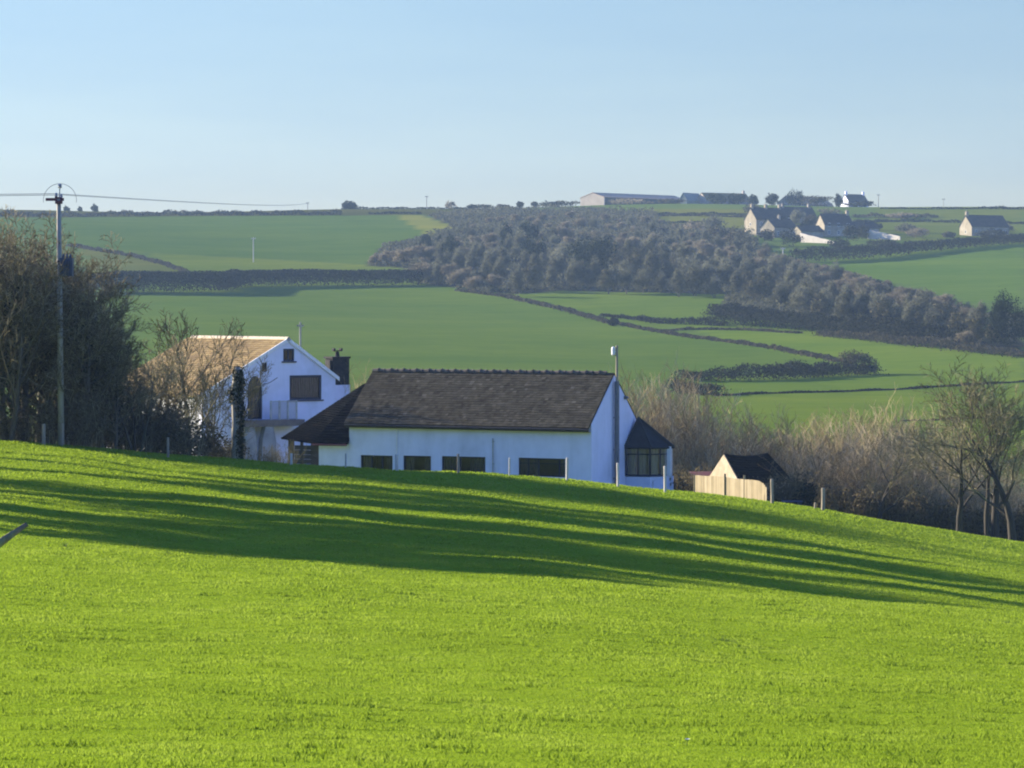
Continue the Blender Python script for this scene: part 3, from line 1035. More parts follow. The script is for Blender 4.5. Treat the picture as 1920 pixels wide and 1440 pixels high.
mb.slab([e3, e2, rt], 0.09)
mb.slab([e4, e3, rt, rt1], 0.09)
tiled(mb, e1, e0, rt1, rt, 0.21, 0.3, 7)
tiled(mb, e2, e1, rt, rt + Vector((-0.01, 0, 0)), 0.21, 0.3, 8)
tiled(mb, e3, e2, rt, rt + Vector((-0.01, 0.02, 0)), 0.21, 0.3, 9)
wr = mb.build('wing_roof', M['roof_slate'], bung, col=True)
mb = MB()
mb.tube([e1 - Vector((0, 0.05, 0.1)), e0 - Vector((0.03, 0.05, 0.1))], [0.055, 0.055], 6)
mb.build('gutter', M['rust'], wr)
mb = MB()
bx0 = FB.front(552, 850, 0.5)[0]
for kx in range(14):
    zz = -1.4 + kx * 0.27
    if zz < wz - 0.1:
        mb.box(bx0, wx0 - 0.01, 0.5 + 0.02 * (kx % 2), 0.58, zz, zz + 0.255)
mb.build('boarded_screen', M['boards_dark'], bung)
for xx in (hx0 + 0.5, (hx0 + bx0) / 2, bx0 - 0.08):
    mb = MB(); mb.box(xx - 0.07, xx + 0.07, 1.4, 1.54, -1.6, wz + 0.1); mb.build('porch_post', M['boards_dark'], bung)
mb = MB(); mb.box(hx0 + 0.3, bx0 - 0.1, 4.2, 4.3, -1.6, wz + 0.1); mb.build('porch_back', M['boards_dark'], bung)

# ------------------------------------------------------------------ two storey house behind
YB = math.radians(35)
hc = at(540, 637, 186.0)
FH = Frame((hc.x, hc.y, EYE - 11.4), YB)
hs = empty('farmhouse', FH.o, YB, 'white two storey house with brown tiled roof, arched window and balcony', 'house')
apz = FH.front(540, 637)[1]
gxl, gzl = FH.front(378, 740)
gxr, gzr = FH.front(629, 705)
DEPTH = 13.0
front3 = lambda a, b, d: (a, d, b)
zev = gzr
w_sq = px_rect(FH.front, 531, 654, 552, 677)
w_sm = px_rect(FH.front, 491, 680, 501, 697)
w_ar = px_rect(FH.front, 464, 705, 492, 786)
w_bg = px_rect(FH.front, 543, 704, 603, 749)
ar = (w_ar[1] - w_ar[0]) * 0.9
archp = [(w_ar[0], w_ar[2]), (w_ar[1], w_ar[2])] + [((w_ar[0] + w_ar[1]) / 2 + (w_ar[1] - w_ar[0]) / 2 * math.cos(math.pi * i / 14), w_ar[3] - ar + ar * math.sin(math.pi * i / 14)) for i in range(15)]
mb = MB()
wall_poly(mb, [(gxl, -2), (gxr, -2), (gxr, zev), (0, apz - 0.08), (gxl, gzl)], [rect(*w_sq), rect(*w_sm), archp, rect(*w_bg)], front3, 0.3)
mb.box(gxr - 0.3, gxr - 0.004, 0.302, DEPTH - 0.3, -2, zev - 0.05)
wall_poly(mb, [(gxl, -2), (gxr, -2), (gxr, zev), (0, apz - 0.08), (gxl, gzl)], [], lambda a, b, d: (a, DEPTH - d, b), 0.3)
mb.box(gxl + 0.31, gxr - 0.31, 0.31, DEPTH - 0.31, -0.1, 0)
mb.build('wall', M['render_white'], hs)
mb = MB()
mb.box(gxl + 0.31, gxr - 0.31, 2.6, 2.7, 0.01, gzl - 0.1)
mb.box(w_ar[0] - 0.5, gxr - 0.32, 2.6, 2.7, gzl - 0.1, zev)
mb.box(gxl + 0.31, gxr - 0.31, 0.32, 2.6, 2.5, 2.6)
mb.build('room_lining', M['room'], hs)
mb = MB(); mb.box(gxl + 0.004, gxl + 0.3, 0.302, DEPTH - 0.3, -2, gzl - 0.05); mb.build('side_wall', M['shaded_render'], hs)
da0 = FH.front(478, 830)[0]
da1 = FH.front(500, 830)[0]
mb = MB(); mb.box(da0, da1, -0.05, -0.004, -0.2, 2.1); mb.build('dark_opening', M['boards_dark'], hs)  # flat dark box stands in for the shaded opening under the balcony
window(front3, *w_sq, hs, mull=((w_sq[0] + w_sq[1]) / 2,), ft=0.11)
window(front3, *w_sm, hs, sill=False, ft=0.07)
window(front3, *w_ar, hs, arch=ar, ft=0.13, sill=False, curtains=((w_ar[0] + 0.05, w_ar[1] - 0.02),))
window(front3, *w_bg, hs, ft=0.16, mull=(), curtains=((w_bg[0] + 0.05, w_bg[1] - 0.05),))
# small round vents in the long left wall and its roof
mb = MB()
OVH = 0.3
for sgn, gx in ((-1, gxl), (1, gxr)):
    gz_ = gzl if sgn < 0 else gzr
    sl = (apz - gz_) / abs(gx)
    ex_, ez_ = gx + sgn * OVH, gz_ + 0.1 - OVH * sl
    qa = [(ex_, -0.02, ez_), (0, -0.02, apz + 0.04), (0, DEPTH + 0.12, apz + 0.04), (ex_, DEPTH + 0.12, ez_)]
    if sgn > 0:
        qa = [qa[0], qa[3], qa[2], qa[1]]
        tiled(mb, qa[0], qa[1], qa[2], qa[3], 0.26, 0.36, 22)
        mb.slab(qa, 0.1)
    else:
        qa = [qa[3], qa[0], qa[1], qa[2]]
        tiled(mb, qa[0], qa[1], qa[2], qa[3], 0.26, 0.36, 21)
        mb.slab(qa, 0.1)
hr = mb.build('roof', M['roof_brown'], hs, col=True)
mb = MB()
for i in range(int(DEPTH / 0.45)):
    mb.tube([(0, -0.1 + i * 0.45, apz + 0.03), (0, 0.33 + i * 0.45, apz + 0.03)], [0.15, 0.17], 8)
mb.build('ridge_tiles', M['ridge_pale'], hr)
mb = MB()
for s0, s1 in (((gxl - 0.25, gzl - 0.16), (0, apz)), ((0, apz), (gxr + 0.25, gzr - 0.2))):
    mb.add([(s0[0], -0.10, s0[1] - 0.12), (s1[0], -0.10, s1[1] - 0.12), (s1[0], -0.10, s1[1] + 0.13), (s0[0], -0.10, s0[1] + 0.13),
            (s0[0], -0.025, s0[1] - 0.12), (s1[0], -0.025, s1[1] - 0.12), (s1[0], -0.025, s1[1] + 0.13), (s0[0], -0.025, s0[1] + 0.13)],
           [(0, 1, 2, 3), (7, 6, 5, 4), (0, 4, 5, 1), (2, 6, 7, 3), (0, 3, 7, 4), (1, 5, 6, 2)])
mb.build('bargeboard', M['frame_white'], hs)
# chimney on the right side: white foot, dark stone stack, cowl
cx0, cz0 = FH.front(624, 722, 0.8)
cx1, cz1 = FH.front(656, 672, 0.8)
_, cz2 = FH.front(640, 745, 0.8)
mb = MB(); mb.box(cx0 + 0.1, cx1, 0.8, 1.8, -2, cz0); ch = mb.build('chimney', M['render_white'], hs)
mb = MB()
mb.box(cx0 + 0.04, cx1 - 0.02, 0.84, 1.76, cz0 + 0.002, cz1)
mb.box(cx0 - 0.06, cx1 + 0.04, 0.76, 1.84, cz1 + 0.002, cz1 + 0.12)
mb.box(cx0 - 0.16, cx0 + 0.036, 0.9, 1.5, cz0 + 0.75, cz1 - 0.1)
mb.build('stack', M['chimney'], ch)
mb = MB()
ccx = (cx0 + cx1) / 2
mb.lathe([(0.16, cz1 + 0.121), (0.12, cz1 + 0.4), (0.15, cz1 + 0.42)], 10, (ccx, 1.3))
mb.box(ccx - 0.32, ccx + 0.32, 1.2, 1.4, cz1 + 0.46, cz1 + 0.52)
mb.box(ccx - 0.34, ccx - 0.2, 1.18, 1.42, cz1 + 0.52, cz1 + 0.66)
mb.box(ccx + 0.2, ccx + 0.34, 1.18, 1.42, cz1 + 0.52, cz1 + 0.66)
mb.tube([(ccx, 1.3, cz1 + 0.4), (ccx, 1.3, cz1 + 0.47)], [0.04, 0.04], 6)
mb.build('chimney_pot', M['chimney'], ch)
# balcony: slab on white arched piers, railing of pale uprights
bx0_, bz1 = FH.front(459, 789, -1.2)
bx1_, bz0 = FH.front(570, 798, -1.2)
mb = MB(); mb.box(bx0_, bx1_, -1.3, -0.004, bz0, bz1); bal = mb.build('balcony', M['slab'], hs)
mb = MB()
rx0, rz1 = FH.front(508, 752, -1.2)
rx1, _ = FH.front(556, 752, -1.2)
mb.box(rx0, rx1, -1.22, -1.17, rz1 - 0.05, rz1)
m_ = 3
for i in range(m_ + 1):
    a = rx0 + (rx1 - rx0) * i / m_
    mb.box(a - 0.05, a + 0.05, -1.235, -1.155, bz1 + 0.002, rz1 + 0.02)
for i in range(22):
    a = rx0 + (rx1 - rx0) * (i + 0.5) / 22
    mb.box(a - 0.012, a + 0.012, -1.21, -1.18, bz1 + 0.002, rz1 - 0.051)
mb.build('railing', M['galv'], bal)
mb = MB()
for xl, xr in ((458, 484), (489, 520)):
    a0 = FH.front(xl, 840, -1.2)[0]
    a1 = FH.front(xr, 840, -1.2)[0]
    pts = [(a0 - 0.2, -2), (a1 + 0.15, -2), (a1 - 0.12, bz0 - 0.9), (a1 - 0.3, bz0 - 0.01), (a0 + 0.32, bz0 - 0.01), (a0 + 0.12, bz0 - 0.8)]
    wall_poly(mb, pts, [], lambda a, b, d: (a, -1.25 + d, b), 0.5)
mb.build('balcony_pier', M['shaded_render'], bal)
a0, b0_ = FH.front(492, 722, 0)
a1, b1_ = FH.front(520, 708, 0)
mb = MB(); mb.tube([(a0, -0.03, b0_), ((a0 + a1) / 2, -0.03, b0_ + (b1_ - b0_) * 0.35), (a1, -0.03, b1_)], [0.02, 0.02, 0.02], 5)
mb.build('cable', M['wire'], hs)
# vines on the long left wall are bare stems; pole behind the house
pp = at(563, 690, 205.0)
mb = MB(); mb.tube([(pp.x, pp.y, gz(pp.x, pp.y) - 0.5), (pp.x, pp.y, at(563, 604, 205).z)], [0.11, 0.08], 8)
mb.box(pp.x - 0.25, pp.x + 0.25, pp.y - 0.04, pp.y + 0.04, at(563, 612, 205).z, at(563, 609, 205).z)
tag(mb.build('pole', M['pole']), 'thin pale pole standing behind the farmhouse gable', 'pole')

# ------------------------------------------------------------------ stone hut and pale board fence
HY = math.radians(25)
# local x is across the lit gable, y runs along the ridge
gv = Vector((-0.88, -0.475, 0))                      # the way the lit gable looks
yaw = math.atan2(gv.y, gv.x) + math.pi / 2           # front looks along -ey
hp = at(1357, 851, 168.0)
FHU = Frame((hp.x, hp.y, EYE - 12.2), yaw)
hut = empty('stone_hut', FHU.o, yaw, 'small stone hut with sunlit gable and sagging dark roof behind the pale fence', 'hut')
apz = FHU.front(1357, 852)[1]
xl, zl = FHU.front(1334, 893)
xr, zr = FHU.front(1381, 899)
xl, xr = -1.55, 1.45
ze_ = (zl + zr) / 2
HD = 3.3
mb = MB()
wall_poly(mb, [(xl, -2), (xr, -2), (xr, ze_), (0, apz), (xl, ze_)], [], lambda a, b, d: (a, d, b), 0.3)
wall_poly(mb, rect(xl, xr, -2, ze_ - 0.1), [], lambda a, b, d: (a, HD - 0.3 + d, b), 0.3)
mb.box(xl + 0.003, xl + 0.3, 0.303, HD - 0.303, -2, ze_ - 0.06)
mb.box(xr - 0.3, xr - 0.003, 0.303, HD - 0.303, -2, ze_ - 0.06)
mb.build('wall', M['stone_warm'], hut)
mb = MB()
sg = lambda p: -0.16 * math.sin(math.pi * max(0, min(1, p.y / HD))) * (0.4 + 0.6 * (p.z - ze_) / (apz - ze_)) + 0.05 * max(0, p.y - HD * 0.7)
tiled(mb, (xr + 0.22, 0.04, ze_ - 0.2), (xr + 0.22, HD + 0.25, ze_ - 0.2), (0, HD - 0.35, apz + 0.05), (0, 0.04, apz + 0.05), 0.2, 0.3, 31, 0.04, sg)
tiled(mb, (xl - 0.22, HD + 0.25, ze_ - 0.2), (xl - 0.22, 0.04, ze_ - 0.2), (0, 0.04, apz + 0.05), (0, HD - 0.35, apz + 0.05), 0.2, 0.3, 32, 0.04, sg)
tiled(mb, (xr + 0.22, HD + 0.25, ze_ - 0.2), (xl - 0.22, HD + 0.25, ze_ - 0.2), (0, HD - 0.33, apz + 0.05), (0, HD - 0.36, apz + 0.05), 0.2, 0.3, 33, 0.04, sg)
mb.build('roof', M['roof_slate'], hut, col=True)

rh = on_ground(1318, 172)
mb = MB()
zt_ = at(1318, 887, 172).z - rh.z
mb.slab([(-0.75, -0.5, zt_ - 0.12), (0.75, -0.5, zt_ - 0.12), (0.75, 0.9, zt_ + 0.05), (-0.75, 0.9, zt_ + 0.05)], 0.05)
o = empty('lean_to', rh, 0, 'low dark red shed roof peeping over the left end of the pale fence', 'shed')
mb.build('roof', M['red_roof'], o)
mb = MB(); mb.box(-0.68, 0.68, -0.42, 0.8, -0.5, zt_ - 0.2); mb.build('wall', M['boards_dark'], o)

FY = 156.0
fpts = [on_ground(1303, 153.5), on_ground(1358, 150.9), on_ground(1375, 150.1), on_ground(1437, 147.2)]
fence = empty('board_fence', fpts[0], 0, 'new pale board fence with a curved end in front of the stone hut', 'fence')
o0 = fpts[0]
tops = [891, 894, 897, 902]
mb = MB()
rg = random.Random(8)
tot = sum((fpts[i + 1] - fpts[i]).length for i in range(3))
run = 0
for i in range(3):
    A_, B_ = fpts[i], fpts[i + 1]
    l_ = (B_ - A_).length
    m_ = max(1, int(l_ / 0.14))
    dv = (B_ - A_) / m_
    nn = Vector((-dv.y, dv.x, 0)).normalized()
    for k in range(m_):
        c = A_ + dv * (k + 0.5)
        ty = tops[i] + (tops[i + 1] - tops[i]) * (k + 0.5) / m_
        xi = 960 + FPX * c.x / c.y
        if xi > 1416:
            ty += 20 * (1 - math.sqrt(max(0, 1 - ((xi - 1416) / 22) ** 2)))
        zt2 = at(xi, ty, c.y).z + rg.uniform(-0.008, 0.008)
        hw = dv * 0.49
        p0, p1 = c - hw - o0, c + hw - o0
        off = nn * rg.uniform(0, 0.008)
        z0 = c.z - 0.4 - o0.z
        z1 = zt2 - o0.z
        b_ = nn * 0.02
        P = [p0 + off, p1 + off, p1 + off + b_, p0 + off + b_]
        vs = [(q.x, q.y, z0) for q in P] + [(q.x, q.y, z1) for q in P]
        mb.add(vs, [(0, 1, 5, 4), (1, 2, 6, 5), (2, 3, 7, 6), (3, 0, 4, 7), (4, 5, 6, 7)], rg.random())
mb.build('boards', M['fence_pale'], fence, col=True)
mb = MB()
for (xx, yy) in ((1303, 153.55), (1358, 150.95), (1397, 149.1), (1436, 147.3)):
    g = on_ground(xx, yy) - o0
    zt2 = at(xx, 889 if xx < 1420 else 925, yy).z - o0.z
    sd = -0.13 if xx == 1358 else 0.10
    pm = MB(); pm.box(g.x - 0.05 - sd * 0.2, g.x + 0.05 - sd * 0.2, g.y + sd - 0.045, g.y + sd + 0.045, g.z - 0.5, zt2 + (0.03 if sd < 0 else -0.06))
    pm.build('post', M['fence_pale'], fence, col=True)

g = on_ground(1487, 158)
mb = MB()
for i in range(5):
    mb.box(-0.55 + i * 0.2, -0.36 + i * 0.2, -0.3 + 0.04 * (i % 2), 0.3, -0.3, 0.62 + 0.1 * math.sin(i * 2.0))
mb.box(-0.6, 0.5, -0.36, 0.36, 0.74, 0.79)
o = mb.build('log_stack', M['tarp']); o.location = g
tag(o, 'dark blue covered pile beside the stone hut', 'covered pile')

# ------------------------------------------------------------------ posts along the edge of the pasture
POSTS = [  # x, y top, y foot, depth, width px, material, label
    (82, 795, 832, 141, 7, 'post', 'stout pale post under the trees, first from the left end'),
    (117, 794, 833, 141.5, 6, 'post', 'weathered fence post right at the foot of the electricity pole'),
    (127, 790, 834, 143, 5, 'post', 'greyish fence post just right of the electricity pole foot'),
    (315, 820, 852, 140, 5, 'post', 'lone fence post in front of the dark bushes left of the ivy trunk'),
    (546, 850, 872, 141, 5, 'post_pale', 'short pale post in front of the boarded porch'),
    (648, 850, 879, 141, 3, 'galv', 'thin blue grey stake in front of the wing wall'),
    (744, 852, 888, 140.5, 6, 'post_pale', 'pale post between the first two bungalow windows'),
    (859, 851, 893, 140, 5, 'post', 'brown fence post standing before the divided bungalow window'),
    (955, 858, 896, 140.5, 3, 'galv', 'thin grey stake left of the last bungalow window'),
    (1063, 858, 900, 140, 5, 'post_pale', 'white post at the right edge of the last bungalow window'),
    (1159, 868, 907, 140, 5, 'post_pale', 'pale post just right of the flue pipe foot'),
    (1247, 874, 915, 140, 5, 'post_pale', 'white post in front of the right end of the bay'),
    (1448, 898, 942, 141, 6, 'post', 'fence post just right of the pale board fence end'),
    (1528, 942, 957, 141, 4, 'post', 'short broken post beside the tall post at the thicket edge'),
    (1543, 915, 960, 140, 7, 'post', 'tall weathered post at the thicket edge, right of the hut'),
]
for (x, yt, yf, Y, w, m, lab) in POSTS:
    g = on_ground(x, Y)
    zt = at(x, yt, Y).z - g.z
    r_ = w / FPX * Y / 2
    mb = MB()
    ln = R.uniform(-0.03, 0.03)
    mb.tube([(0, 0, -0.4), (ln * 0.5, 0, zt * 0.5), (ln, 0, zt - 0.02), (ln, 0, zt)], [r_ * 1.05, r_, r_, r_ * 0.8], 9)
    o = mb.build('fence_post', M[m]); o.location = g
    tag(o, lab, 'post', 'posts along the far edge of the pasture')

# ------------------------------------------------------------------ electricity pole, transformer, wires
PY = 142.0
g = on_ground(115, PY)
pole = empty('electricity_pole', g, 0, 'tall wooden electricity pole with transformer in front of the left wood', 'electricity pole')
zt = at(110, 372, PY).z - g.z
xt = at(110, 372, PY).x - g.x
mb = MB(); mb.tube([(0, 0, -0.6), (xt * 0.5, 0, zt * 0.5), (xt, 0, zt)], [0.155, 0.13, 0.105], 12); mb.build('shaft', M['pole'], pole, smooth=True)
mb = MB(); mb.box(xt - 0.62, xt + 0.25, -0.07, 0.07, zt - 0.12, zt + 0.02); mb.box(xt - 0.15, xt + 0.17, -0.18, 0.18, zt - 0.26, zt - 0.125)
mb.box(xt - 0.05, xt + 0.05, -0.9, 0.9, zt - 0.02, zt + 0.06)
arm = mb.build('crossarm', M['rust'], pole)
zi = at(112, 345, PY).z - g.z
mb = MB(); mb.tube([(xt + 0.03, 0, zt), (xt + 0.06, 0, zi - 0.15)], [0.035, 0.03], 6); mb.build('spike', M['galv'], pole)
mb = MB(); mb.lathe([(0.05, zi - 0.2), (0.12, zi - 0.14), (0.06, zi - 0.1), (0.11, zi - 0.05), (0.05, zi)], 10, (xt + 0.06, 0)); mb.build('insulator', M['porcelain'], pole)
for yy in (-0.8, 0.8):
    mb = MB(); mb.lathe([(0.04, zt + 0.061), (0.09, zt + 0.11), (0.05, zt + 0.15), (0.08, zt + 0.2), (0.04, zt + 0.24)], 10, (xt, yy)); mb.build('insulator', M['porcelain'], pole)
mb = MB()
rr = 31 / FPX * PY
mb.tube([(xt + 0.06 + rr * math.cos(t), 0, zi - rr * 0.98 + rr * math.sin(t)) for t in [math.pi * i / 24 for i in range(-1, 26)]], [0.012] * 27, 5)
mb.build('jumper_wire', M['wire'], pole)
q = at(126, 500, PY)
tz, tx = q.z - g.z, q.x - g.x
mb = MB()
mb.box(tx - 0.32, tx + 0.28, -0.28, 0.28, tz - 0.45, tz + 0.42)
for i in range(5):
    mb.box(tx - 0.28 + i * 0.12, tx - 0.25 + i * 0.12, -0.36, -0.282, tz - 0.4, tz + 0.3)
for i in (-1, 0, 1):
    mb.lathe([(0.05, tz + 0.421), (0.07, tz + 0.5), (0.03, tz + 0.62)], 8, (tx - 0.02 + i * 0.17, 0))
mb.build('transformer', M['trafo'], pole)
mb = MB(); mb.box(tx - 0.45, tx - 0.32, -0.06, 0.06, tz - 0.3, tz - 0.2); mb.box(tx - 0.45, tx - 0.32, -0.06, 0.06, tz + 0.1, tz + 0.2); mb.build('bracket', M['galv'], pole)
for zz in (at(0, 492, PY).z, at(0, 603, PY).z):
    f = (zz - g.z) / zt
    mb = MB(); mb.tube([(xt * f, 0, zz - g.z), (xt * f, 0, zz - g.z + 0.09)], [0.15, 0.15], 10); mb.build('band', M['gutter'], pole)


def wire(p0, p1, sag, label, r=0.014):
    n = 40
    pts = [p0.lerp(p1, i / n) - Vector((0, 0, sag * 4 * (i / n) * (1 - i / n))) for i in range(n + 1)]
    mb = MB(); mb.tube(pts, [r + 0.00002 * max(0, q.y - 150) for q in pts], 5)
    return tag(mb.build('overhead_wire', M['wire']), label, 'wire', 'wires on the electricity pole')


topz = g.z + zt + 0.2
farp = at(577, 381, 1215)
for yy, nm in ((-0.8, 'nearer'), (0.8, 'farther')):
    p0 = Vector((g.x + xt, PY + yy, topz))
    wire(p0, Vector((-62, PY - 18 + yy, topz + 0.1)), 0.35, 'overhead wire leaving the electricity pole to the left, the %s of two' % nm)
    wire(p0, farp + Vector((0, yy, 0)), 0.7, 'overhead wire running right from the electricity pole to the skyline, the %s of two' % nm, 0.013)


def far_pole(x, yt, yf, Y, label, w=0.16, arm=True, m='pole'):
    X = (x - 960) / FPX * Y
    g = Vector((X, Y, gz(X, Y)))
    h = at(x, yt, Y).z - g.z
    mb = MB(); mb.tube([(0, 0, -0.5), (0, 0, h)], [w, w * 0.8], 8)
    if arm:
        mb.box(-0.7, 0.7, -0.08, 0.08, h - 0.5, h - 0.3)
        for s in (-0.6, 0, 0.6):
            mb.tube([(s, 0, h - 0.3), (s, 0, h - 0.02)], [0.08, 0.06], 6)
    o = mb.build('distant_pole', M[m]); o.location = g
    tag(o, label, 'pole', 'distant poles')


far_pole(577, 379, 398, 1215, 'faint pole on the left skyline where the wires end')
far_pole(800, 367, 392, 1215, 'tall thin pole on the bare skyline between the dome bush and the wood')
h_ = hit(475, 492)
far_pole(475, 445, 492, h_.y, 'pale pole standing in the upper left field', 0.17, m='post_pale')
h_ = hit(1468, 497)
far_pole(1468, 464, 497, h_.y, 'pale pole in front of the dark bank below the stone houses', 0.2, m='galv')
far_pole(1647, 364, 388, 1215, 'thin pole on the skyline just right of the white cottage')
far_pole(1769, 372, 390, 1215, 'faintest thin pole on the right skyline', 0.11)

# ------------------------------------------------------------------ mossy branch close by on the left
tip = at(48, 984, 14.0)
b1 = at(0, 1022, 13.9)
dirv = (b1 - tip)
foot = tip + dirv * 18
fz_ = gz(foot.x, foot.y)
k = (tip.z - fz_) / (tip.z - foot.z)
pts = []
for i in range(13):
    t = i / 12
    q = tip.lerp(tip + dirv * 18 * k, t)
    q.z += 0.03 * math.sin(t * 9)
    q.y += 0.03 * math.sin(t * 6 + 1)
    pts.append(q)
mb = MB(); mb.tube(pts, [0.011, 0.026, 0.036, 0.046, 0.05, 0.052, 0.055, 0.058, 0.06, 0.062, 0.065, 0.068, 0.07], 10)
tag(mb.build('branch', M['moss_wood'], smooth=True), 'mossy dead branch end poking in at the left edge of the pasture', 'branch')


# ------------------------------------------------------------------ trees: templates of mesh data, then single trees sharing it
def rvec(rg):
    while True:
        v = Vector((rg.uniform(-1, 1), rg.uniform(-1, 1), rg.uniform(-1, 1)))
        if 0.05 < v.length < 1:
            return v.normalized()


def grow_tree(seed, H, nchild=(9, 7, 7, 5), ratio=(0.55, 0.5, 0.5, 0.5), ang=(0.7, 0.75, 0.8, 0.85), up=(0.05, 0.12, 0.1, 0.05), wig=0.10,
              r0=0.2, tmin=0.25, stems=1, spread=0.25, twig_r=0.012, trunk_frac=0.62, rshrink=0.5, minlen=0.15):
    """a leafless tree: a trunk with limbs, and a crown of branches and twigs"""
    rg = random.Random(seed)
    trunk, crown = MB(), MB()
    top = len(nchild)

    def grow(p, d, L, r, lvl):
        seg = (8, 6, 4, 3, 2)[min(lvl, 4)]
        pts, rad = [p], [r]
        for i in range(seg):
            d = (d + rvec(rg) * wig * (1 + lvl * 0.5) + Vector((0, 0, up[min(lvl, len(up) - 1)]))).normalized()
            p = p + d * (L / seg)
            pts.append(p)
            rad.append(max(r * (1 - 0.8 * (i + 1) / seg), twig_r * 0.45))
        (trunk if lvl <= 1 else crown).tube(pts, rad, (8, 5, 4, 3, 3)[min(lvl, 4)], cap=False)
        m = trunk if lvl <= 1 else crown
        rv = rg.random()
        for i in range(len(m.r) - 1, -1, -1):
            if m.r[i] != 0.5:
                break
            m.r[i] = rv if rv != 0.5 else 0.51
        if lvl < top:
            n = nchild[lvl]
            t0 = tmin if lvl == 0 else 0.2
            phi = rg.random() * 6.28
            for k in range(n):
                t = t0 + (1 - t0) * (k + rg.random() * 0.8) / n
                t = min(t, 0.99)
                i = int(t * seg)
                q = pts[i].lerp(pts[i + 1], t * seg - i)
                dd = (pts[i + 1] - pts[i]).normalized()
                phi += 2.4 + rg.uniform(-0.5, 0.5)
                a = dd.cross(Vector((0.3, 0.2, 1)) if abs(dd.z) < 0.9 else Vector((1, 0.2, 0))).normalized()
                b = dd.cross(a)
                out = a * math.cos(phi) + b * math.sin(phi)
                an = ang[lvl] * rg.uniform(0.7, 1.25)
                cd = dd * math.cos(an) + out * math.sin(an)
                cl = L * ratio[lvl] * (1.15 - 0.55 * t) * rg.uniform(0.75, 1.25)
                if cl > minlen:
                    grow(q, cd, cl, max(rad[i] * rshrink, twig_r), lvl + 1)
    for s in range(stems):
        a = s * 2.4 + rg.random()
        sp = spread * (0.4 + 0.6 * rg.random()) if stems > 1 else rg.uniform(0, 0.06)
        d = Vector((math.cos(a) * sp, math.sin(a) * sp, 1)).normalized()
        p = Vector((math.cos(a) * 0.2, math.sin(a) * 0.2, -0.3)) if stems > 1 else Vector((0, 0, -0.3))
        grow(p, d, H * trunk_frac * (rg.uniform(0.75, 1.1) if stems > 1 else 1), r0 * (rg.uniform(0.6, 1) if stems > 1 else 1), 0)
    return trunk, crown


def leaf_clumps(seed, blobs, n, size, shell=0.45, thin=0.32):
    """small leaf faces gathered in clumps inside a set of ellipsoids (x, y, z, rx, ry, rz)"""
    rng = np.random.default_rng(seed)
    w = np.array([b[3] * b[4] * b[5] for b in blobs]) ** 0.67
    pick = rng.choice(len(blobs), n, p=w / w.sum())
    B = np.array(blobs)[pick]
    d = rng.normal(size=(n, 3))
    d /= np.linalg.norm(d, axis=1)[:, None]
    r = (shell + (1 - shell) * rng.random(n) ** 0.6)
    lump = 1 + 0.16 * np.sin(d[:, 0] * 5 + B[:, 0]) * np.sin(d[:, 2] * 6 + B[:, 1]) + 0.10 * np.sin(d[:, 1] * 9 + d[:, 2] * 7)
    P = B[:, :3] + d * B[:, 3:6] * (r * lump)[:, None]
    nrm = d + rng.normal(size=(n, 3)) * 0.8
    nrm /= np.linalg.norm(nrm, axis=1)[:, None]
    a = np.cross(nrm, rng.normal(size=(n, 3)))
    a /= np.linalg.norm(a, axis=1)[:, None]
    b = np.cross(nrm, a)
    s = size * (0.5 + rng.random(n))
    V = np.empty((n, 4, 3))
    V[:, 0] = P - a * s[:, None] * 0.5
    V[:, 1] = P + b * s[:, None] * thin
    V[:, 2] = P + a * s[:, None] * 0.5
    V[:, 3] = P - b * s[:, None] * thin
    rnd = np.clip(0.45 + 0.2 * rng.normal(size=n) + 0.15 * np.sin(P[:, 0] * 2.3) * np.sin(P[:, 2] * 2.1), 0, 1)
    return V.reshape(-1, 3), np.arange(4 * n).reshape(-1, 4), rnd


def bare_template(trunkmat, twigmat, ivy=None, **kw):
    t, c = grow_tree(**kw)
    parts = [('trunk', t.mesh('trunk', M[trunkmat], True)), ('crown', c.mesh('crown', M[twigmat], False, True))]
    if ivy:
        V, F, r = leaf_clumps(kw['seed'] + 50, ivy[0], ivy[1], ivy[2])
        parts.append(('ivy', quadmesh('ivy', V, F, M['ivy'], r)))
    return parts


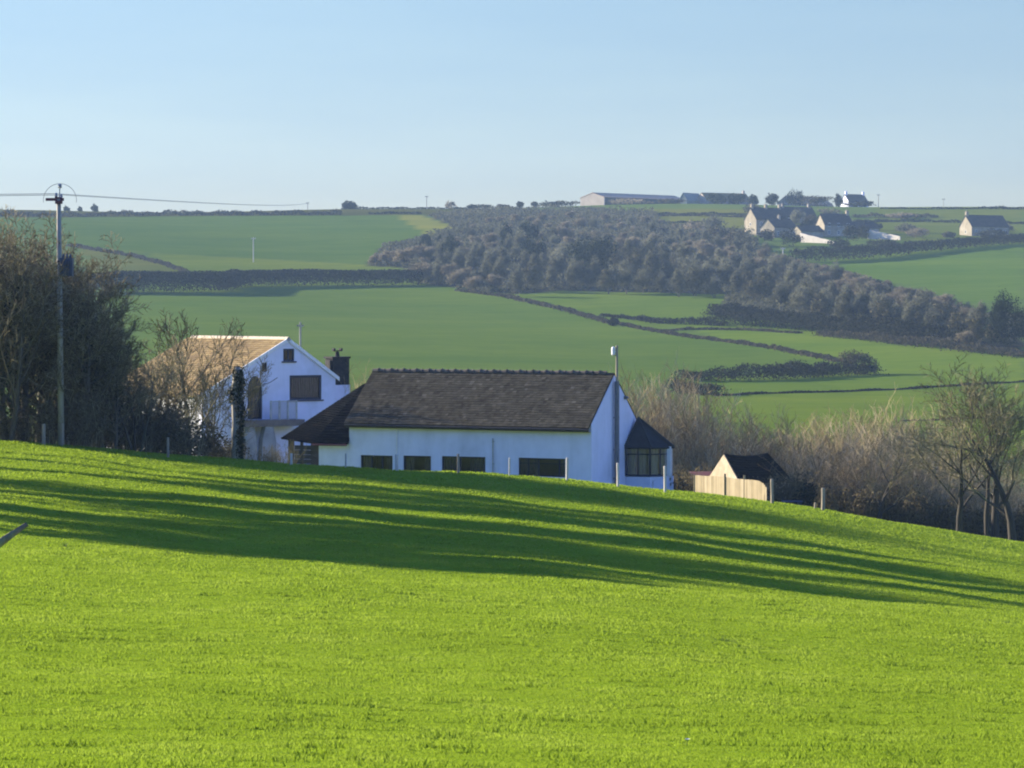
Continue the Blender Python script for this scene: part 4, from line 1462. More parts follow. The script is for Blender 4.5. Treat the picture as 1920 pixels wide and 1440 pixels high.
def brush_template(seed, H, W, stems, mat, twigs=9, r=0.022, depth=None):
    """upright many-stemmed scrub: stems with short upright side shoots"""
    rg = random.Random(seed)
    mb = MB()
    for s in range(stems):
        x, y = rg.gauss(0, W * 0.3), rg.gauss(0, (depth or W) * 0.3)
        h = H * rg.uniform(0.55, 1.0) * (1 - 0.25 * min(1, abs(x) / W))
        d = Vector((x * 0.14 / max(W, 0.1) + rg.gauss(0, 0.17), rg.gauss(0, 0.17), 1)).normalized()
        p = Vector((x, y, -0.2))
        pts, rad = [p], [r * rg.uniform(0.8, 1.6)]
        rv = min(1, max(0, rg.gauss(0.5, 0.25)))
        r_b = rad[0]
        for i in range(6):
            d = (d + rvec(rg) * 0.19 + Vector((0, 0, 0.05))).normalized()
            p = p + d * (h / 6)
            pts.append(p)
            rad.append(r_b * (1 - 0.13 * (i + 1)))
        n0 = len(mb.f)
        mb.tube(pts, rad, 3, cap=False)
        for k in range(twigs):
            t = 0.2 + 0.78 * rg.random()
            i = int(t * 6)
            q = pts[i].lerp(pts[min(i + 1, 6)], t * 6 - i)
            dd = (Vector((rg.gauss(0, 0.75), rg.gauss(0, 0.75), 1))).normalized()
            l_ = h * rg.uniform(0.1, 0.3) * (1.2 - 0.6 * t)
            q1 = q + dd * l_ * 0.5
            q2 = q1 + (dd + rvec(rg) * 0.25).normalized() * l_ * 0.5
            mb.tube([q, q1, q2], [r * 0.55, r * 0.45, r * 0.25], 3, cap=False)
            for kk in range(2):
                q3 = q1.lerp(q2, rg.random())
                q4 = q3 + (dd + rvec(rg) * 0.6).normalized() * l_ * 0.4
                mb.tube([q3, q4], [r * 0.4, r * 0.2], 3, cap=False)
        for j in range(n0, len(mb.f)):
            mb.r[j] = rv
    return mb


def tall(parts):
    return max(v.co.z for _, me in parts for v in me.vertices)


def plant(name, parts, loc, label, cat, group=None, rz=0.0, s=(1, 1, 1), lean=(0, 0)):
    """one plant standing at loc: an Empty (or one mesh) sharing the template's mesh data"""
    if len(parts) == 1:
        o = bpy.data.objects.new(name, parts[0][1])
        COL.objects.link(o)
    else:
        o = bpy.data.objects.new(name, None)
        o.empty_display_size = 0.5
        COL.objects.link(o)
        for pn, me in parts:
            c = bpy.data.objects.new(pn, me)
            COL.objects.link(c)
            c.parent = o
    o.location = loc
    o.rotation_euler = (lean[0], lean[1], rz)
    o.scale = s
    return tag(o, label, cat, group)


# --- left wood: big dark ivy-grown trees -----------------------------------------------------
ivyA = ([(0, 0, 2.5, 0.7, 0.7, 2.6), (0.2, 0, 5.2, 1.1, 1.0, 1.6), (-0.6, 0.2, 4.2, 1.0, 0.9, 1.3), (0.7, -0.3, 6.6, 0.9, 0.9, 1.2)], 900, 0.16)
ivyB = ([(0, 0, 2.0, 0.6, 0.6, 2.2), (0.3, 0.2, 4.4, 0.9, 0.8, 1.4), (-0.5, -0.1, 6.0, 0.8, 0.8, 1.1)], 650, 0.16)
T_BIG = [
    bare_template('bark', 'twig_dark', ivyA, seed=101, H=11.0, nchild=(12, 9, 7, 4), r0=0.26, tmin=0.14, ang=(0.8, 0.7, 0.7, 0.8), ratio=(0.72, 0.52, 0.46, 0.5), up=(0.04, 0.13, 0.09, 0.04), trunk_frac=0.62, twig_r=0.017),
    bare_template('bark', 'twig_dark', ivyB, seed=102, H=11.0, nchild=(9, 8, 7, 4), r0=0.20, tmin=0.15, stems=2, spread=0.5, ang=(0.75, 0.7, 0.7, 0.8), ratio=(0.66, 0.52, 0.46, 0.5), up=(0.04, 0.13, 0.09, 0.04), trunk_frac=0.62, twig_r=0.017),
    bare_template('bark', 'twig_dark', ivyA, seed=103, H=11.0, nchild=(12, 9, 7, 4), r0=0.24, tmin=0.16, ang=(0.9, 0.7, 0.7, 0.8), ratio=(0.70, 0.54, 0.46, 0.5), up=(0.04, 0.13, 0.09, 0.04), trunk_frac=0.62, twig_r=0.017),
]
LW = [  # photo x of the foot, depth, photo y of the top
    (-30, 144.5, 400), (15, 142.5, 400), (45, 145.5, 415), (88, 148.5, 418), (135, 146, 440), (160, 144.5, 480), (192, 147, 545), (-70, 147, 390), (216, 146, 605), (30, 148.5, 410), (-120, 144, 400),
    (122, 149, 435), (165, 148.5, 495), (-50, 143, 400), (74, 150, 425)]
H_BIG = [tall(t) for t in T_BIG]
for i, (x, Y, yt) in enumerate(LW):
    g = on_ground(x, Y)
    h = at(x, yt, Y).z - g.z
    sc = h / H_BIG[i % 3] * 1.02
    plant('bare_tree', T_BIG[i % 3], g, 'dark ivy-grown bare tree in the dense wood at the left edge', 'tree', 'trees of the dark wood on the left', i * 2.1, (sc * 0.95, sc * 0.95, sc))
# the same wood goes on beyond the left edge of the picture and throws the long shadow
T_OFF = []
for s_ in range(2):
    rgo = random.Random(150 + s_)
    bl = [(rgo.uniform(-1.6, 1.6), rgo.uniform(-1.6, 1.6), z_, 1.7, 1.7, 1.3) for z_ in (7.2, 8.0, 8.8, 9.6, 10.4, 11.2, 12.0, 12.8)] + [(0, 0, 4.0, 0.6, 0.6, 3.6)]
    T_OFF.append(bare_template('bark', 'twig_dark', (bl, 4300, 0.30), seed=150 + s_, H=13.5, nchild=(12, 8, 7), r0=0.26, tmin=0.42, ang=(0.65, 0.65, 0.7), ratio=(0.42, 0.5, 0.5), trunk_frac=0.85, twig_r=0.014))
OFF = [(-24.5, 92, 0.60), (-28, 93, 0.66), (-26, 97, 0.68), (-30, 97, 0.70), (-27, 101, 0.78), (-33, 101, 0.66), (-29, 105, 0.84), (-35, 107, 0.72), (-30, 110, 0.92), (-27, 107, 0.75), (-33, 114, 0.84), (-38, 117, 0.86),
       (-31, 119, 1.0), (-36, 124, 1.04), (-31, 127, 0.98), (-38, 131, 1.06), (-33, 134, 0.92), (-44, 127, 1.08), (-42, 110, 0.8), (-30, 136, 0.75)]
for i, (X, Y, sc) in enumerate(OFF):
    plant('bare_tree', T_OFF[i % 2], Vector((X, Y, gz(X, Y))), 'tall ivy-grown tree of the wood just beyond the left edge of the pasture', 'tree', 'trees of the wood beyond the left edge', i * 1.7, (sc, sc, sc))

# thin pale-stemmed trees between the wood and the farmhouse
T_MID = [
    bare_template('bark', 'twig_olive', None, seed=201, H=8.5, nchild=(9, 7, 6, 3), r0=0.16, tmin=0.3, ang=(0.7, 0.6, 0.65, 0.7), ratio=(0.75, 0.55, 0.48, 0.45), stems=1, trunk_frac=0.60, twig_r=0.017),
    bare_template('bark', 'twig_dark', None, seed=202, H=8.5, nchild=(7, 7, 6, 3), r0=0.12, tmin=0.25, ang=(0.6, 0.6, 0.65, 0.7), ratio=(0.62, 0.52, 0.46, 0.45), stems=3, spread=0.5, trunk_frac=0.62, twig_r=0.015),
]
for (x, Y, yt, k, lab, rz) in (
        (352, 170, 576, 0, 'bare tree with upright fan of thin limbs before the brown farmhouse roof', 0.4),
        (305, 168, 620, 1, 'thin many-stemmed tree between the left wood and the brown roof', 2.0),
        (255, 147, 640, 1, 'leaning bare tree at the right flank of the dark left wood', 1.0),
        (405, 173, 650, 1, 'slight bare tree against the white side wall of the farmhouse', 3.0)):
    g = on_ground(x, Y)
    sc = (at(x, yt, Y).z - g.z) / tall(T_MID[k])
    plant('bare_tree', T_MID[k], g, lab, 'tree', None, rz, (sc, sc, sc))

# dark brush under those trees
T_BUSH = []
for s in range(3):
    V, F, r = leaf_clumps(300 + s, [(0, 0, 0.8, 1.3, 1.0, 1.0), (0.8, 0.1, 1.3, 0.8, 0.8, 0.9), (-0.9, -0.1, 1.0, 0.9, 0.8, 0.8), (0.1, 0.2, 1.9, 0.8, 0.7, 0.7)], 1300, 0.14, 0.3)
    tw = brush_template(310 + s, 3.0, 2.4, 46, 'twig_dark', 8, 0.012)
    T_BUSH.append([('leaves', quadmesh('leaves', V, F, M['bramble'], r)), ('stems', tw.mesh('stems', M['twig_dark'], False, True))])
LB = [(150, 152, 770), (185, 147, 770), (215, 149.5, 700), (245, 149, 745), (275, 150, 725), (300, 148, 740), (325, 150, 745), (345, 149, 775), (370, 150, 770), (400, 151, 810), (30, 146, 760), (65, 143, 740), (104, 143.2, 745), (-10, 143, 740), (135, 143.4, 690), (150, 143.6, 720),
      (425, 153, 815), (195, 150.5, 640), (240, 151, 650), (300, 151, 690), (-40, 145, 740), (128, 150, 640)]
for i, (x, Y, yt) in enumerate(LB):
    g = on_ground(x, Y)
    h = at(x, yt, Y).z - g.z
    plant('bush', T_BUSH[i % 3], g, 'dark bramble bush under the bare trees on the left', 'bush', 'dark bushes under the left trees', i * 2.3, (1.0 + 0.1 * (i % 3), 0.9, h / 2.9))
for (x, Y, yt, lab) in ((505, 152, 822, 'low tan bush in front of the farmhouse balcony pier'), (535, 154, 815, 'brown dry bush in front of the boarded porch')):
    g = on_ground(x, Y)
    h = at(x, yt, Y).z - g.z
    mb = brush_template(int(x), h, 1.0, 46, None, 6, 0.012)
    o = mb.build('bush', M['twig_olive'], col=True); o.location = g
    tag(o, lab, 'bush')

# ivy-clad trunk in front of the white side wall
g = on_ground(441, 150)
h = at(441, 684, 150).z - g.z
iv = empty('ivy_clad_tree', g, 0, 'straight ivy-clad trunk with cut top in front of the white farmhouse', 'tree')
mb = MB(); mb.tube([(0, 0, -0.4), (0.05, 0, h * 0.4), (-0.02, 0, h * 0.75), (0.12, 0, h - 0.1)], [0.26, 0.22, 0.19, 0.15], 10); mb.build('trunk', M['pole'], iv, smooth=True)
V, F, r = leaf_clumps(410, [(0.22, -0.02, h * 0.2, 0.30, 0.36, h * 0.24), (0.24, 0.0, h * 0.55, 0.30, 0.36, h * 0.25), (0.16, 0.0, h * 0.85, 0.33, 0.36, h * 0.15), (-0.05, 0, h * 0.7, 0.32, 0.3, h * 0.12)], 3600, 0.13, 0.35)
o = bpy.data.objects.new('ivy', quadmesh('ivy', V, F, M['ivy'], r)); COL.objects.link(o); o.parent = iv
mb = MB()
for i in range(9):
    a = i * 2.4
    zz = h * (0.35 + 0.07 * i)
    mb.tube([(0.05, 0, zz), (0.05 + 0.5 * math.cos(a), 0.5 * math.sin(a), zz + 0.35), (0.05 + 0.8 * math.cos(a), 0.8 * math.sin(a), zz + 0.85)], [0.03, 0.02, 0.008], 5)
mb.build('stubs', M['bark'], iv)

# tan bush showing between the chimney and the bungalow roof
for i, (x, Y, yt) in enumerate(((668, 190, 668), (695, 192, 672), (725, 191, 684), (650, 194, 690))):
    g = on_ground(x, Y)
    h = at(x, yt, Y).z - g.z
    mb = brush_template(500 + i, h, 1.7, 60, None, 9, 0.016)
    o = mb.build('bush', M['twig_tan'], col=True); o.location = g
    tag(o, 'tall tan bush showing behind the left end of the grey roof', 'bush', 'tan bushes behind the grey roof')

# --- right: thicket of upright tan scrub and three bare trees -------------------------------------
T_BR = [[('stems', brush_template(600 + s, 8.0, 3.4, 62, None, 13, 0.024).mesh('stems', M['twig_tan'], False, True))] for s in range(4)]
rg = random.Random(77)


def ytop(x):
    return float(np.interp(x, [1170, 1200, 1260, 1310, 1350, 1420, 1480, 1560, 1620, 1680, 1740, 1800, 1900, 1960], [705, 702, 708, 722, 752, 775, 786, 780, 775, 765, 790, 830, 850, 860]))


for row, (Y, dx, dyt) in enumerate(((166, 44, 62), (175, 42, 34), (185, 40, 10), (197, 38, 0))):
    x = 1150 if row else 1500
    while x < 1990:
        xx = x + rg.uniform(-10, 10)
        yt = ytop(xx) + dyt + rg.uniform(-14, 26)
        g = on_ground(xx, Y + rg.uniform(-3, 3))
        if not (row < 2 and xx < 1530) and not (xx > 1690 and rg.random() < 0.45):
            h = at(xx, yt, g.y).z - g.z
            sx = rg.uniform(0.75, 1.05)
            plant('scrub_sapling', T_BR[rg.randrange(4)], g, 'tan leafless sapling clump in the thicket right of the bungalow', 'sapling', 'saplings of the thicket on the right', rg.random() * 6.28, (sx, sx, h / 7.4))
        x += dx
T_UNDER = []
for s in range(2):
    V, F, r = leaf_clumps(650 + s, [(0, 0, 0.9, 1.5, 1.1, 1.1), (1.0, 0.1, 1.4, 0.9, 0.8, 0.9), (-1.0, 0.1, 1.2, 0.9, 0.8, 0.9)], 1500, 0.16, 0.3)
    tw = brush_template(660 + s, 2.8, 3.0, 60, None, 8, 0.013)
    T_UNDER.append([('leaves', quadmesh('leaves', V, F, M['bramble'], r)), ('stems', tw.mesh('stems', M['twig_olive'], False, True))])
for i in range(26):
    xx = 1275 + i * 26 + rg.uniform(-6, 6)
    Y = rg.uniform(160, 168)
    if 1290 < xx < 1475:
        Y = rg.uniform(176, 182)
    g = on_ground(xx, Y)
    h = at(xx, float(np.interp(xx, [1280, 1470, 1520, 1700, 1920], [860, 880, 880, 905, 940])) + rg.uniform(-15, 25), Y).z - g.z
    plant('bush', T_UNDER[i % 2], g, 'brown bramble bush along the foot of the right thicket', 'bush', 'bushes at the foot of the right thicket', rg.random() * 6.28, (0.9, 0.9, max(0.4, h / 2.6)))
g = on_ground(1510, 159)
V, F, r = leaf_clumps(690, [(0, 0, 0.8, 0.7, 0.6, 0.9), (0.2, 0, 1.4, 0.45, 0.45, 0.5)], 1400, 0.13, 0.3)
o = bpy.data.objects.new('bush', quadmesh('bush', V, F, M['leaf_dark'], r)); COL.objects.link(o); o.location = g
tag(o, 'small dark evergreen bush between the hut and the tall post', 'bush')

T_RT = [
    bare_template('bark_right', 'twig_right', None, seed=701, H=9.0, nchild=(7, 8, 8, 5), r0=0.165, tmin=0.22, ang=(0.75, 0.6, 0.65, 0.7), ratio=(0.72, 0.55, 0.46, 0.5), up=(0.03, 0.10, 0.06, 0.04), trunk_frac=0.66, wig=0.12, twig_r=0.0095),
    bare_template('bark_right', 'twig_right', None, seed=702, H=9.0, nchild=(7, 8, 8, 5), r0=0.155, tmin=0.3, stems=2, spread=0.22, ang=(0.6, 0.6, 0.65, 0.7), ratio=(0.6, 0.55, 0.46, 0.5), up=(0.03, 0.08, 0.06, 0.04), trunk_frac=0.68, wig=0.11, twig_r=0.0095),
    bare_template('bark_right', 'twig_right', None, seed=703, H=9.0, nchild=(8, 8, 7, 5), r0=0.165, tmin=0.25, ang=(0.7, 0.6, 0.65, 0.7), ratio=(0.6, 0.55, 0.46, 0.5), up=(0.03, 0.08, 0.06, 0.04), trunk_frac=0.66, wig=0.12, twig_r=0.0095),
]
for (x, Y, yt, k, rz, ln, lab) in (
        (1797, 151, 700, 0, 2.4, (0, -0.04), 'open bare tree with a forked trunk, left of the three big trees on the right'),
        (1866, 152, 660, 1, 0.7, (0, -0.03), 'tall two-stemmed bare tree, middle one of the three on the right'),
        (1897, 149, 690, 2, 3.9, (0, 0.16), 'dark-trunked bare tree leaning right at the right edge of the picture'),
        (1650, 160, 800, 2, 1.1, (0, 0), 'pale-trunked low bare tree in front of the tan thicket')):
    g = on_ground(x, Y, -0.1)
    sc = (at(x, yt, Y).z - g.z) / tall(T_RT[k])
    plant('bare_tree', T_RT[k], g, lab, 'tree', None, rz, (sc * 1.3, sc * 1.3, sc), ln)


# ------------------------------------------------------------------ the far hillside: hedges, wood, houses
def hedge(line, hpx, mat, label, name='hedge', cat='hedge', width=1.6, group=None, rag=0.5, size=None, dens=1.0, world=None, seedv=0):
    """a hedge along points of the hillside; hpx is how tall it shows in the photo"""
    pts = world or [hit(x, y) for x, y in line]
    rng = np.random.default_rng(int(abs(pts[0].x) * 10 + pts[0].y) + seedv)
    V, Fc, rn, base = [], [], [], 0
    for i in range(len(pts) - 1):
        A, B = pts[i], pts[i + 1]
        L = (B - A).length
        hm = (hpx[i] + hpx[i + 1]) / 2 / FPX * (A.y + B.y) / 2 if isinstance(hpx, (list, tuple)) else hpx / FPX * (A.y + B.y) / 2
        sz = size or max(0.22, (A.y + B.y) / 2 * 0.00050)
        n = int(dens * max(60, min(40000, 4.0 * L * (hm + 0.8) / sz ** 2)))
        t = rng.random(n)
        X = A.x + (B.x - A.x) * t
        Y = A.y + (B.y - A.y) * t
        nx, ny = -(B.y - A.y) / max(L, .01), (B.x - A.x) / max(L, .01)
        o = rng.normal(0, width * 0.35, n)
        s = t * L
        top = hm * (1 - rag * (0.5 + 0.5 * np.sin(s * 0.55 + i * 2 + seedv) * np.sin(s * 0.21 + 1.3 * i)) - rag * 0.5 * rng.random(n)) * np.clip(1.15 - np.abs(o) / width * 0.6, 0.3, 1)
        Z = EYE - drop(X + nx * o, Y + ny * o) + top * np.sqrt(rng.random(n)) - 0.1
        P = np.stack([X + nx * o, Y + ny * o, Z], 1)
        nr = rng.normal(size=(n, 3))
        nr /= np.linalg.norm(nr, axis=1)[:, None]
        a = np.cross(nr, rng.normal(size=(n, 3)))
        a /= np.linalg.norm(a, axis=1)[:, None]
        b = np.cross(nr, a)
        s_ = sz * (0.5 + rng.random(n))[:, None]
        V.append(np.stack([P - a * s_ * .6, P + b * s_ * .38, P + a * s_ * .6, P - b * s_ * .38], 1).reshape(-1, 3))
        rn.append(np.clip(0.45 + 0.25 * rng.normal(size=n), 0, 1))
        base += n
    V = np.concatenate(V)
    F = np.arange(len(V)).reshape(-1, 4)
    ob = bpy.data.objects.new(name, quadmesh(name, V, F, M[mat], np.concatenate(rn)))
    COL.objects.link(ob)
    return tag(ob, label, cat, group)


hedge([(120, 550), (200, 549), (330, 549), (420, 547), (440, 538), (600, 535), (790, 534)], [36, 40, 44, 38, 33, 31, 30], 'hedge_dark', 'tall dark hedge band across the left hillside below the pale strip', width=4.0, rag=0.05, dens=2.4)
hedge([(130, 462), (190, 472), (250, 482), (310, 497), (350, 512)], 9, 'hedge_brown', 'thin brown hedge slanting down the upper left field', width=1.5)
hedge([(-20, 406), (60, 407), (100, 407), (220, 405), (340, 404), (470, 404), (640, 404)], [16, 16, 10, 13, 13, 13, 12], 'hedge_brown', 'long low brown hedge along the left skyline', width=2.2)
hedge([(690, 402), (760, 401), (790, 402)], 6, 'hedge_dark', 'thin dark hedge under the skyline right of the dome bush', width=1.2)
hedge([(640, 394), (700, 394), (780, 393), (900, 391)], 5, 'hedge_dark', 'thin dark hedge on the bare skyline between dome bush and wood', width=1.2, world=[Vector(((x - 960) / FPX * 1216, 1216, gz((x - 960) / FPX * 1216, 1216))) for x in (640, 700, 780, 900)])
hedge([(860, 546), (940, 556), (1000, 570), (1060, 583), (1120, 600), (1150, 608)], 9, 'hedge_brown', 'brown hedge slanting down from the wood to the dark round bush', width=1.8)
hedge([(1160, 608), (1230, 622), (1300, 634), (1380, 644), (1450, 655), (1540, 672), (1580, 680)], [8, 8, 8, 9, 10, 12, 12], 'hedge_brown', 'brown hedge continuing right from the dark round bush to the dome bush', width=1.6)
hedge([(1130, 592), (1190, 600), (1240, 608), (1300, 609), (1360, 612)], [6, 10, 16, 17, 18], 'hedge_dark', 'dark hedge under the narrow middle field', width=2.0)
hedge([(1335, 606), (1420, 613), (1500, 619), (1600, 629), (1700, 642), (1830, 650)], [44, 46, 36, 44, 50, 40], 'hedge_dark', 'deep dark hedge holding the shade along the foot of the valley wood', width=4.0, rag=0.25, dens=1.3)  # hedge raised and darkened to stand in for the shade under the wood
hedge([(1235, 622), (1300, 618), (1400, 620), (1500, 626)], 7, 'hedge_brown', 'low brown hedge along the top of the lower middle field', width=1.4)
hedge([(1540, 630), (1620, 637), (1700, 648), (1760, 652), (1840, 662), (1930, 672)], [12, 20, 22, 26, 20, 22], 'hedge_brown', 'purplish brown scrub hedge below the dark wood on the right', width=3.5, rag=0.4)
hedge([(1275, 716), (1360, 714), (1450, 712), (1560, 706), (1640, 703)], [26, 36, 40, 40, 22], 'hedge_dark', 'broad dark scrub row in the lower right fields', width=4.0, rag=0.45)
hedge([(1260, 735), (1300, 738), (1345, 742)], [36, 34, 16], 'hedge_dark', 'short dark scrub row behind the top of the tan thicket', width=3.0, rag=0.4)
hedge([(1340, 743), (1440, 739), (1560, 736), (1700, 730), (1800, 724), (1940, 716)], 6, 'hedge_dark', 'thin dark hedge line across the lower right field', width=0.9)
hedge([(1690, 790), (1790, 786), (1940, 782)], 4, 'hedge_brown', 'faint thin hedge behind the three bare trees', width=0.6)
hedge([(1485, 492), (1560, 490), (1640, 484), (1720, 474), (1800, 466), (1940, 456)], [30, 32, 30, 26, 22, 20], 'hedge_dark', 'dark hedge bank above the bright right field, below the stone houses', width=4.0, rag=0.2, dens=1.2)
hedge([(1590, 418), (1680, 416), (1760, 417), (1800, 418)], 7, 'hedge_dark', 'thin dark hedge left of the right stone house', width=1.5)
hedge([(1600, 408), (1680, 408), (1760, 408)], 10, 'hedge_brown', 'pale brown scrub bank below the white cottage', width=3.0)
hedge([(1650, 391), (1740, 392), (1840, 392), (1940, 393)], [3, 4, 6, 9], 'hedge_dark', 'thin dark hedge on the right skyline', width=1.5)
hedge([(1860, 418), (1900, 420), (1940, 421)], 6, 'hedge_dark', 'short dark hedge right of the right stone house', width=1.2)
hedge([(1090, 404), (1170, 404), (1215, 403), (1400, 403), (1450, 405)], 6, 'hedge_dark', 'thin dark hedge line between the barn and the tall stone house', width=1.2)
hedge([(1215, 406), (1300, 405), (1400, 408)], 7, 'hedge_brown', 'low brown hedge below the long barn', width=2.0)
hedge([(1240, 418), (1290, 419), (1335, 418)], 5, 'hedge_dark', 'small dark hedge between the pale patches below the barn', width=1.2)


def bush_at(x, yb, wpx, hpx, mat, label, Y=None, name='bush', cat='bush', group=None, n=1400, lobes=4):
    h_ = hit(x, yb) if Y is None else on_ground(x, Y)
    Y = h_.y
    w, h = wpx / FPX * Y, hpx / FPX * Y
    rg = random.Random(int(x * 7 + yb))
    bl = [(0, 0, h * 0.45, w * 0.36, w * 0.34, h * 0.5)]
    for k in range(lobes):
        bl.append((rg.uniform(-0.3, 0.3) * w, rg.uniform(-0.2, 0.2) * w, h * rg.uniform(0.3, 0.7), w * rg.uniform(0.14, 0.24), w * 0.2, h * rg.uniform(0.2, 0.3)))
    V, F, r = leaf_clumps(int(x + yb), bl, n, max(0.25, Y * 0.00055), 0.4)
    o = bpy.data.objects.new(name, quadmesh(name, V, F, M[mat], r))
    COL.objects.link(o)
    o.location = h_
    return tag(o, label, cat, group)


bush_at(1607, 702, 90, 48, 'hedge_brown', 'big dome-shaped brown bush at the right end of the scrub row', n=3000)
bush_at(1150, 612, 28, 16, 'hedge_dark', 'dark round bush where the two slanting hedges meet')
bush_at(655, 404, 38, 17, 'hedge_dark', 'dome-shaped dark bush on the left skyline', Y=1205)
for i, (x, w, h) in enumerate(((124, 14, 13), (150, 12, 12), (178, 16, 18))):
    bush_at(x, 402, w, h, 'hedge_dark', ('small dark tree on the skyline just right of the electricity pole', 'middle one of three small skyline trees right of the electricity pole', 'roundest small skyline tree, farthest right of three beside the pole')[i], Y=1216, name='small_tree', cat='tree', n=500)
bush_at(845, 392, 26, 16, 'twig_purple', 'wispy bare tree on the skyline at the left end of the wood', Y=1216, name='small_tree', cat='tree', n=260)
SK = [(905, 40, 10), (945, 30, 9), (975, 14, 15), (1003, 14, 14), (1030, 40, 14), (1062, 46, 14), (885, 22, 10)]
for i, (x, w, h) in enumerate(SK):
    bush_at(x, 392, w * 1.3, h * 0.85, 'hedge_brown' if i % 2 else 'hedge_dark', 'windswept shrub on the skyline between the wood and the long barn', Y=1212, group='windswept skyline shrubs', n=500)
# dark evergreens that stand out of the wood
for (x, yb, w, h, lab) in (
        (1110, 522, 98, 82, 'broad dark evergreen standing out of the middle of the wood'),
        (1000, 502, 54, 58, 'dark evergreen just left of the broad dark evergreen in the wood'),
        (990, 456, 48, 44, 'dark evergreen high in the upper part of the wood'),
        (950, 470, 30, 54, 'narrow dark evergreen in the upper left of the wood'),
        (848, 496, 44, 58, 'dark evergreen at the upper left corner of the wood'),
        (800, 468, 26, 30, 'small dark evergreen at the left tip of the wood'),
        (826, 474, 14, 34, 'slim dark evergreen between two others at the left tip of the wood'),
        (1888, 655, 92, 116, 'tall dark evergreen above the scrub hedge at the right edge'),
        (1935, 650, 50, 80, 'dark evergreen cut off by the right edge of the picture')):
    bush_at(x, yb, w, h, 'leaf_dark', lab, name='evergreen_tree', cat='tree', n=9000 if w > 60 else 3000, lobes=6)
# bare round trees beside the tall evergreen
T_FAR = []
for s in range(5):
    t, c = grow_tree(seed=800 + s, H=8.0, nchild=(8, 8, 7), r0=0.16, tmin=0.15, ang=(0.75, 0.75, 0.8), ratio=(0.62, 0.55, 0.6), up=(0.03, 0.05, 0.03), stems=1 + s % 3, spread=0.35, twig_r=0.032, trunk_frac=0.58)
    mt = ('twig_far', 'twig_far', 'twig_purple', 'twig_olive', 'twig_far')[s]
    rgf = random.Random(870 + s)
    w_ = (2.3, 1.7, 2.6, 2.0, 1.5)[s]
    t_ = (7.4, 8.0, 5.6, 6.8, 8.4)[s]
    bl = [(0, 0, t_ * 0.58, w_, w_, t_ * 0.42)] + [(rgf.uniform(-0.8, 0.8) * w_, rgf.uniform(-0.8, 0.8) * w_, rgf.uniform(0.35, 0.95) * t_, 0.55 * w_, 0.55 * w_, 0.2 * t_) for q_ in range(6)]
    V, F, r = leaf_clumps(850 + s, bl, 1900, 0.85, 0.05, 0.06)
    base = len(c.v)
    c.v.extend([tuple(q) for q in V]); c.f.extend([tuple(int(base + k) for k in f) for f in F]); c.r.extend([float(q) for q in r])
    T_FAR.append([('trunk', t.mesh('trunk', M['bark'], False)), ('crown', c.mesh('crown', M[mt], False, True))])
for (x, yb, h, k, lab) in ((1835, 652, 62, 3, 'round pale bare tree at the left foot of the tall evergreen'), (1812, 655, 46, 2, 'lower bare tree left of the round pale one by the evergreen'), (1865, 655, 54, 3, 'bare tree overlapping the foot of the tall evergreen'), (1775, 652, 26, 2, 'small bare bush right of the tiny white hut')):
    g = hit(x, yb)
    sc = h / FPX * g.y / 8.0
    plant('bare_tree', T_FAR[k], g, lab, 'tree', None, x, (sc * 1.2, sc * 1.2, sc))

rg = random.Random(5)
BX = [700, 790, 870, 960, 1040, 1180, 1370, 1480, 1560, 1700, 1830]
BY = [500, 534, 544, 553, 546, 550, 556, 592, 615, 632, 646]
TX = [700, 790, 860, 900, 1000, 1080, 1230, 1330, 1400, 1480, 1600, 1700, 1830]
TY = [492, 490, 455, 424, 412, 410, 420, 440, 462, 500, 528, 560, 600]
count = 0
for fr_, hm in ((0.0, 8.2), (0.13, 8.0), (0.27, 7.6), (0.42, 7.4), (0.56, 7.0), (0.7, 6.4), (0.84, 5.8), (0.97, 4.8)):
    x = 785 if fr_ < 0.3 else 800
    while x < 1835:
        yb0, yt0 = float(np.interp(x, BX, BY)), float(np.interp(x, TX, TY))
        y = yb0 + (yt0 - yb0) * fr_ + rg.uniform(-4, 4)
        g = hit(x + rg.uniform(-4, 4), y)
        span = yb0 - yt0
        if span * fr_ > -1 and not (span < 60 and fr_ in (0.13, 0.42, 0.7)):
            h = hm * rg.uniform(0.6, 1.08)
            sx = h / 8.0 * rg.uniform(1.0, 1.5)
            upper = fr_ > 0.5
            k = rg.choice((2, 2, 2, 4)) if upper else rg.choice((0, 1, 3, 4, 1))
            if fr_ < 0.3 and x < 960:
                k = rg.choice((2, 1, 4))
            plant('wood_tree', T_FAR[k], g, 'bare greyish tree packed in the wood on the far hillside', 'tree', 'trees of the wood on the far hillside', rg.random() * 6.28, (sx, sx, h / 8.0))
            count += 1
        x += 4.7 * FPX / g.y * rg.uniform(0.85, 1.2)
print('wood trees', count)
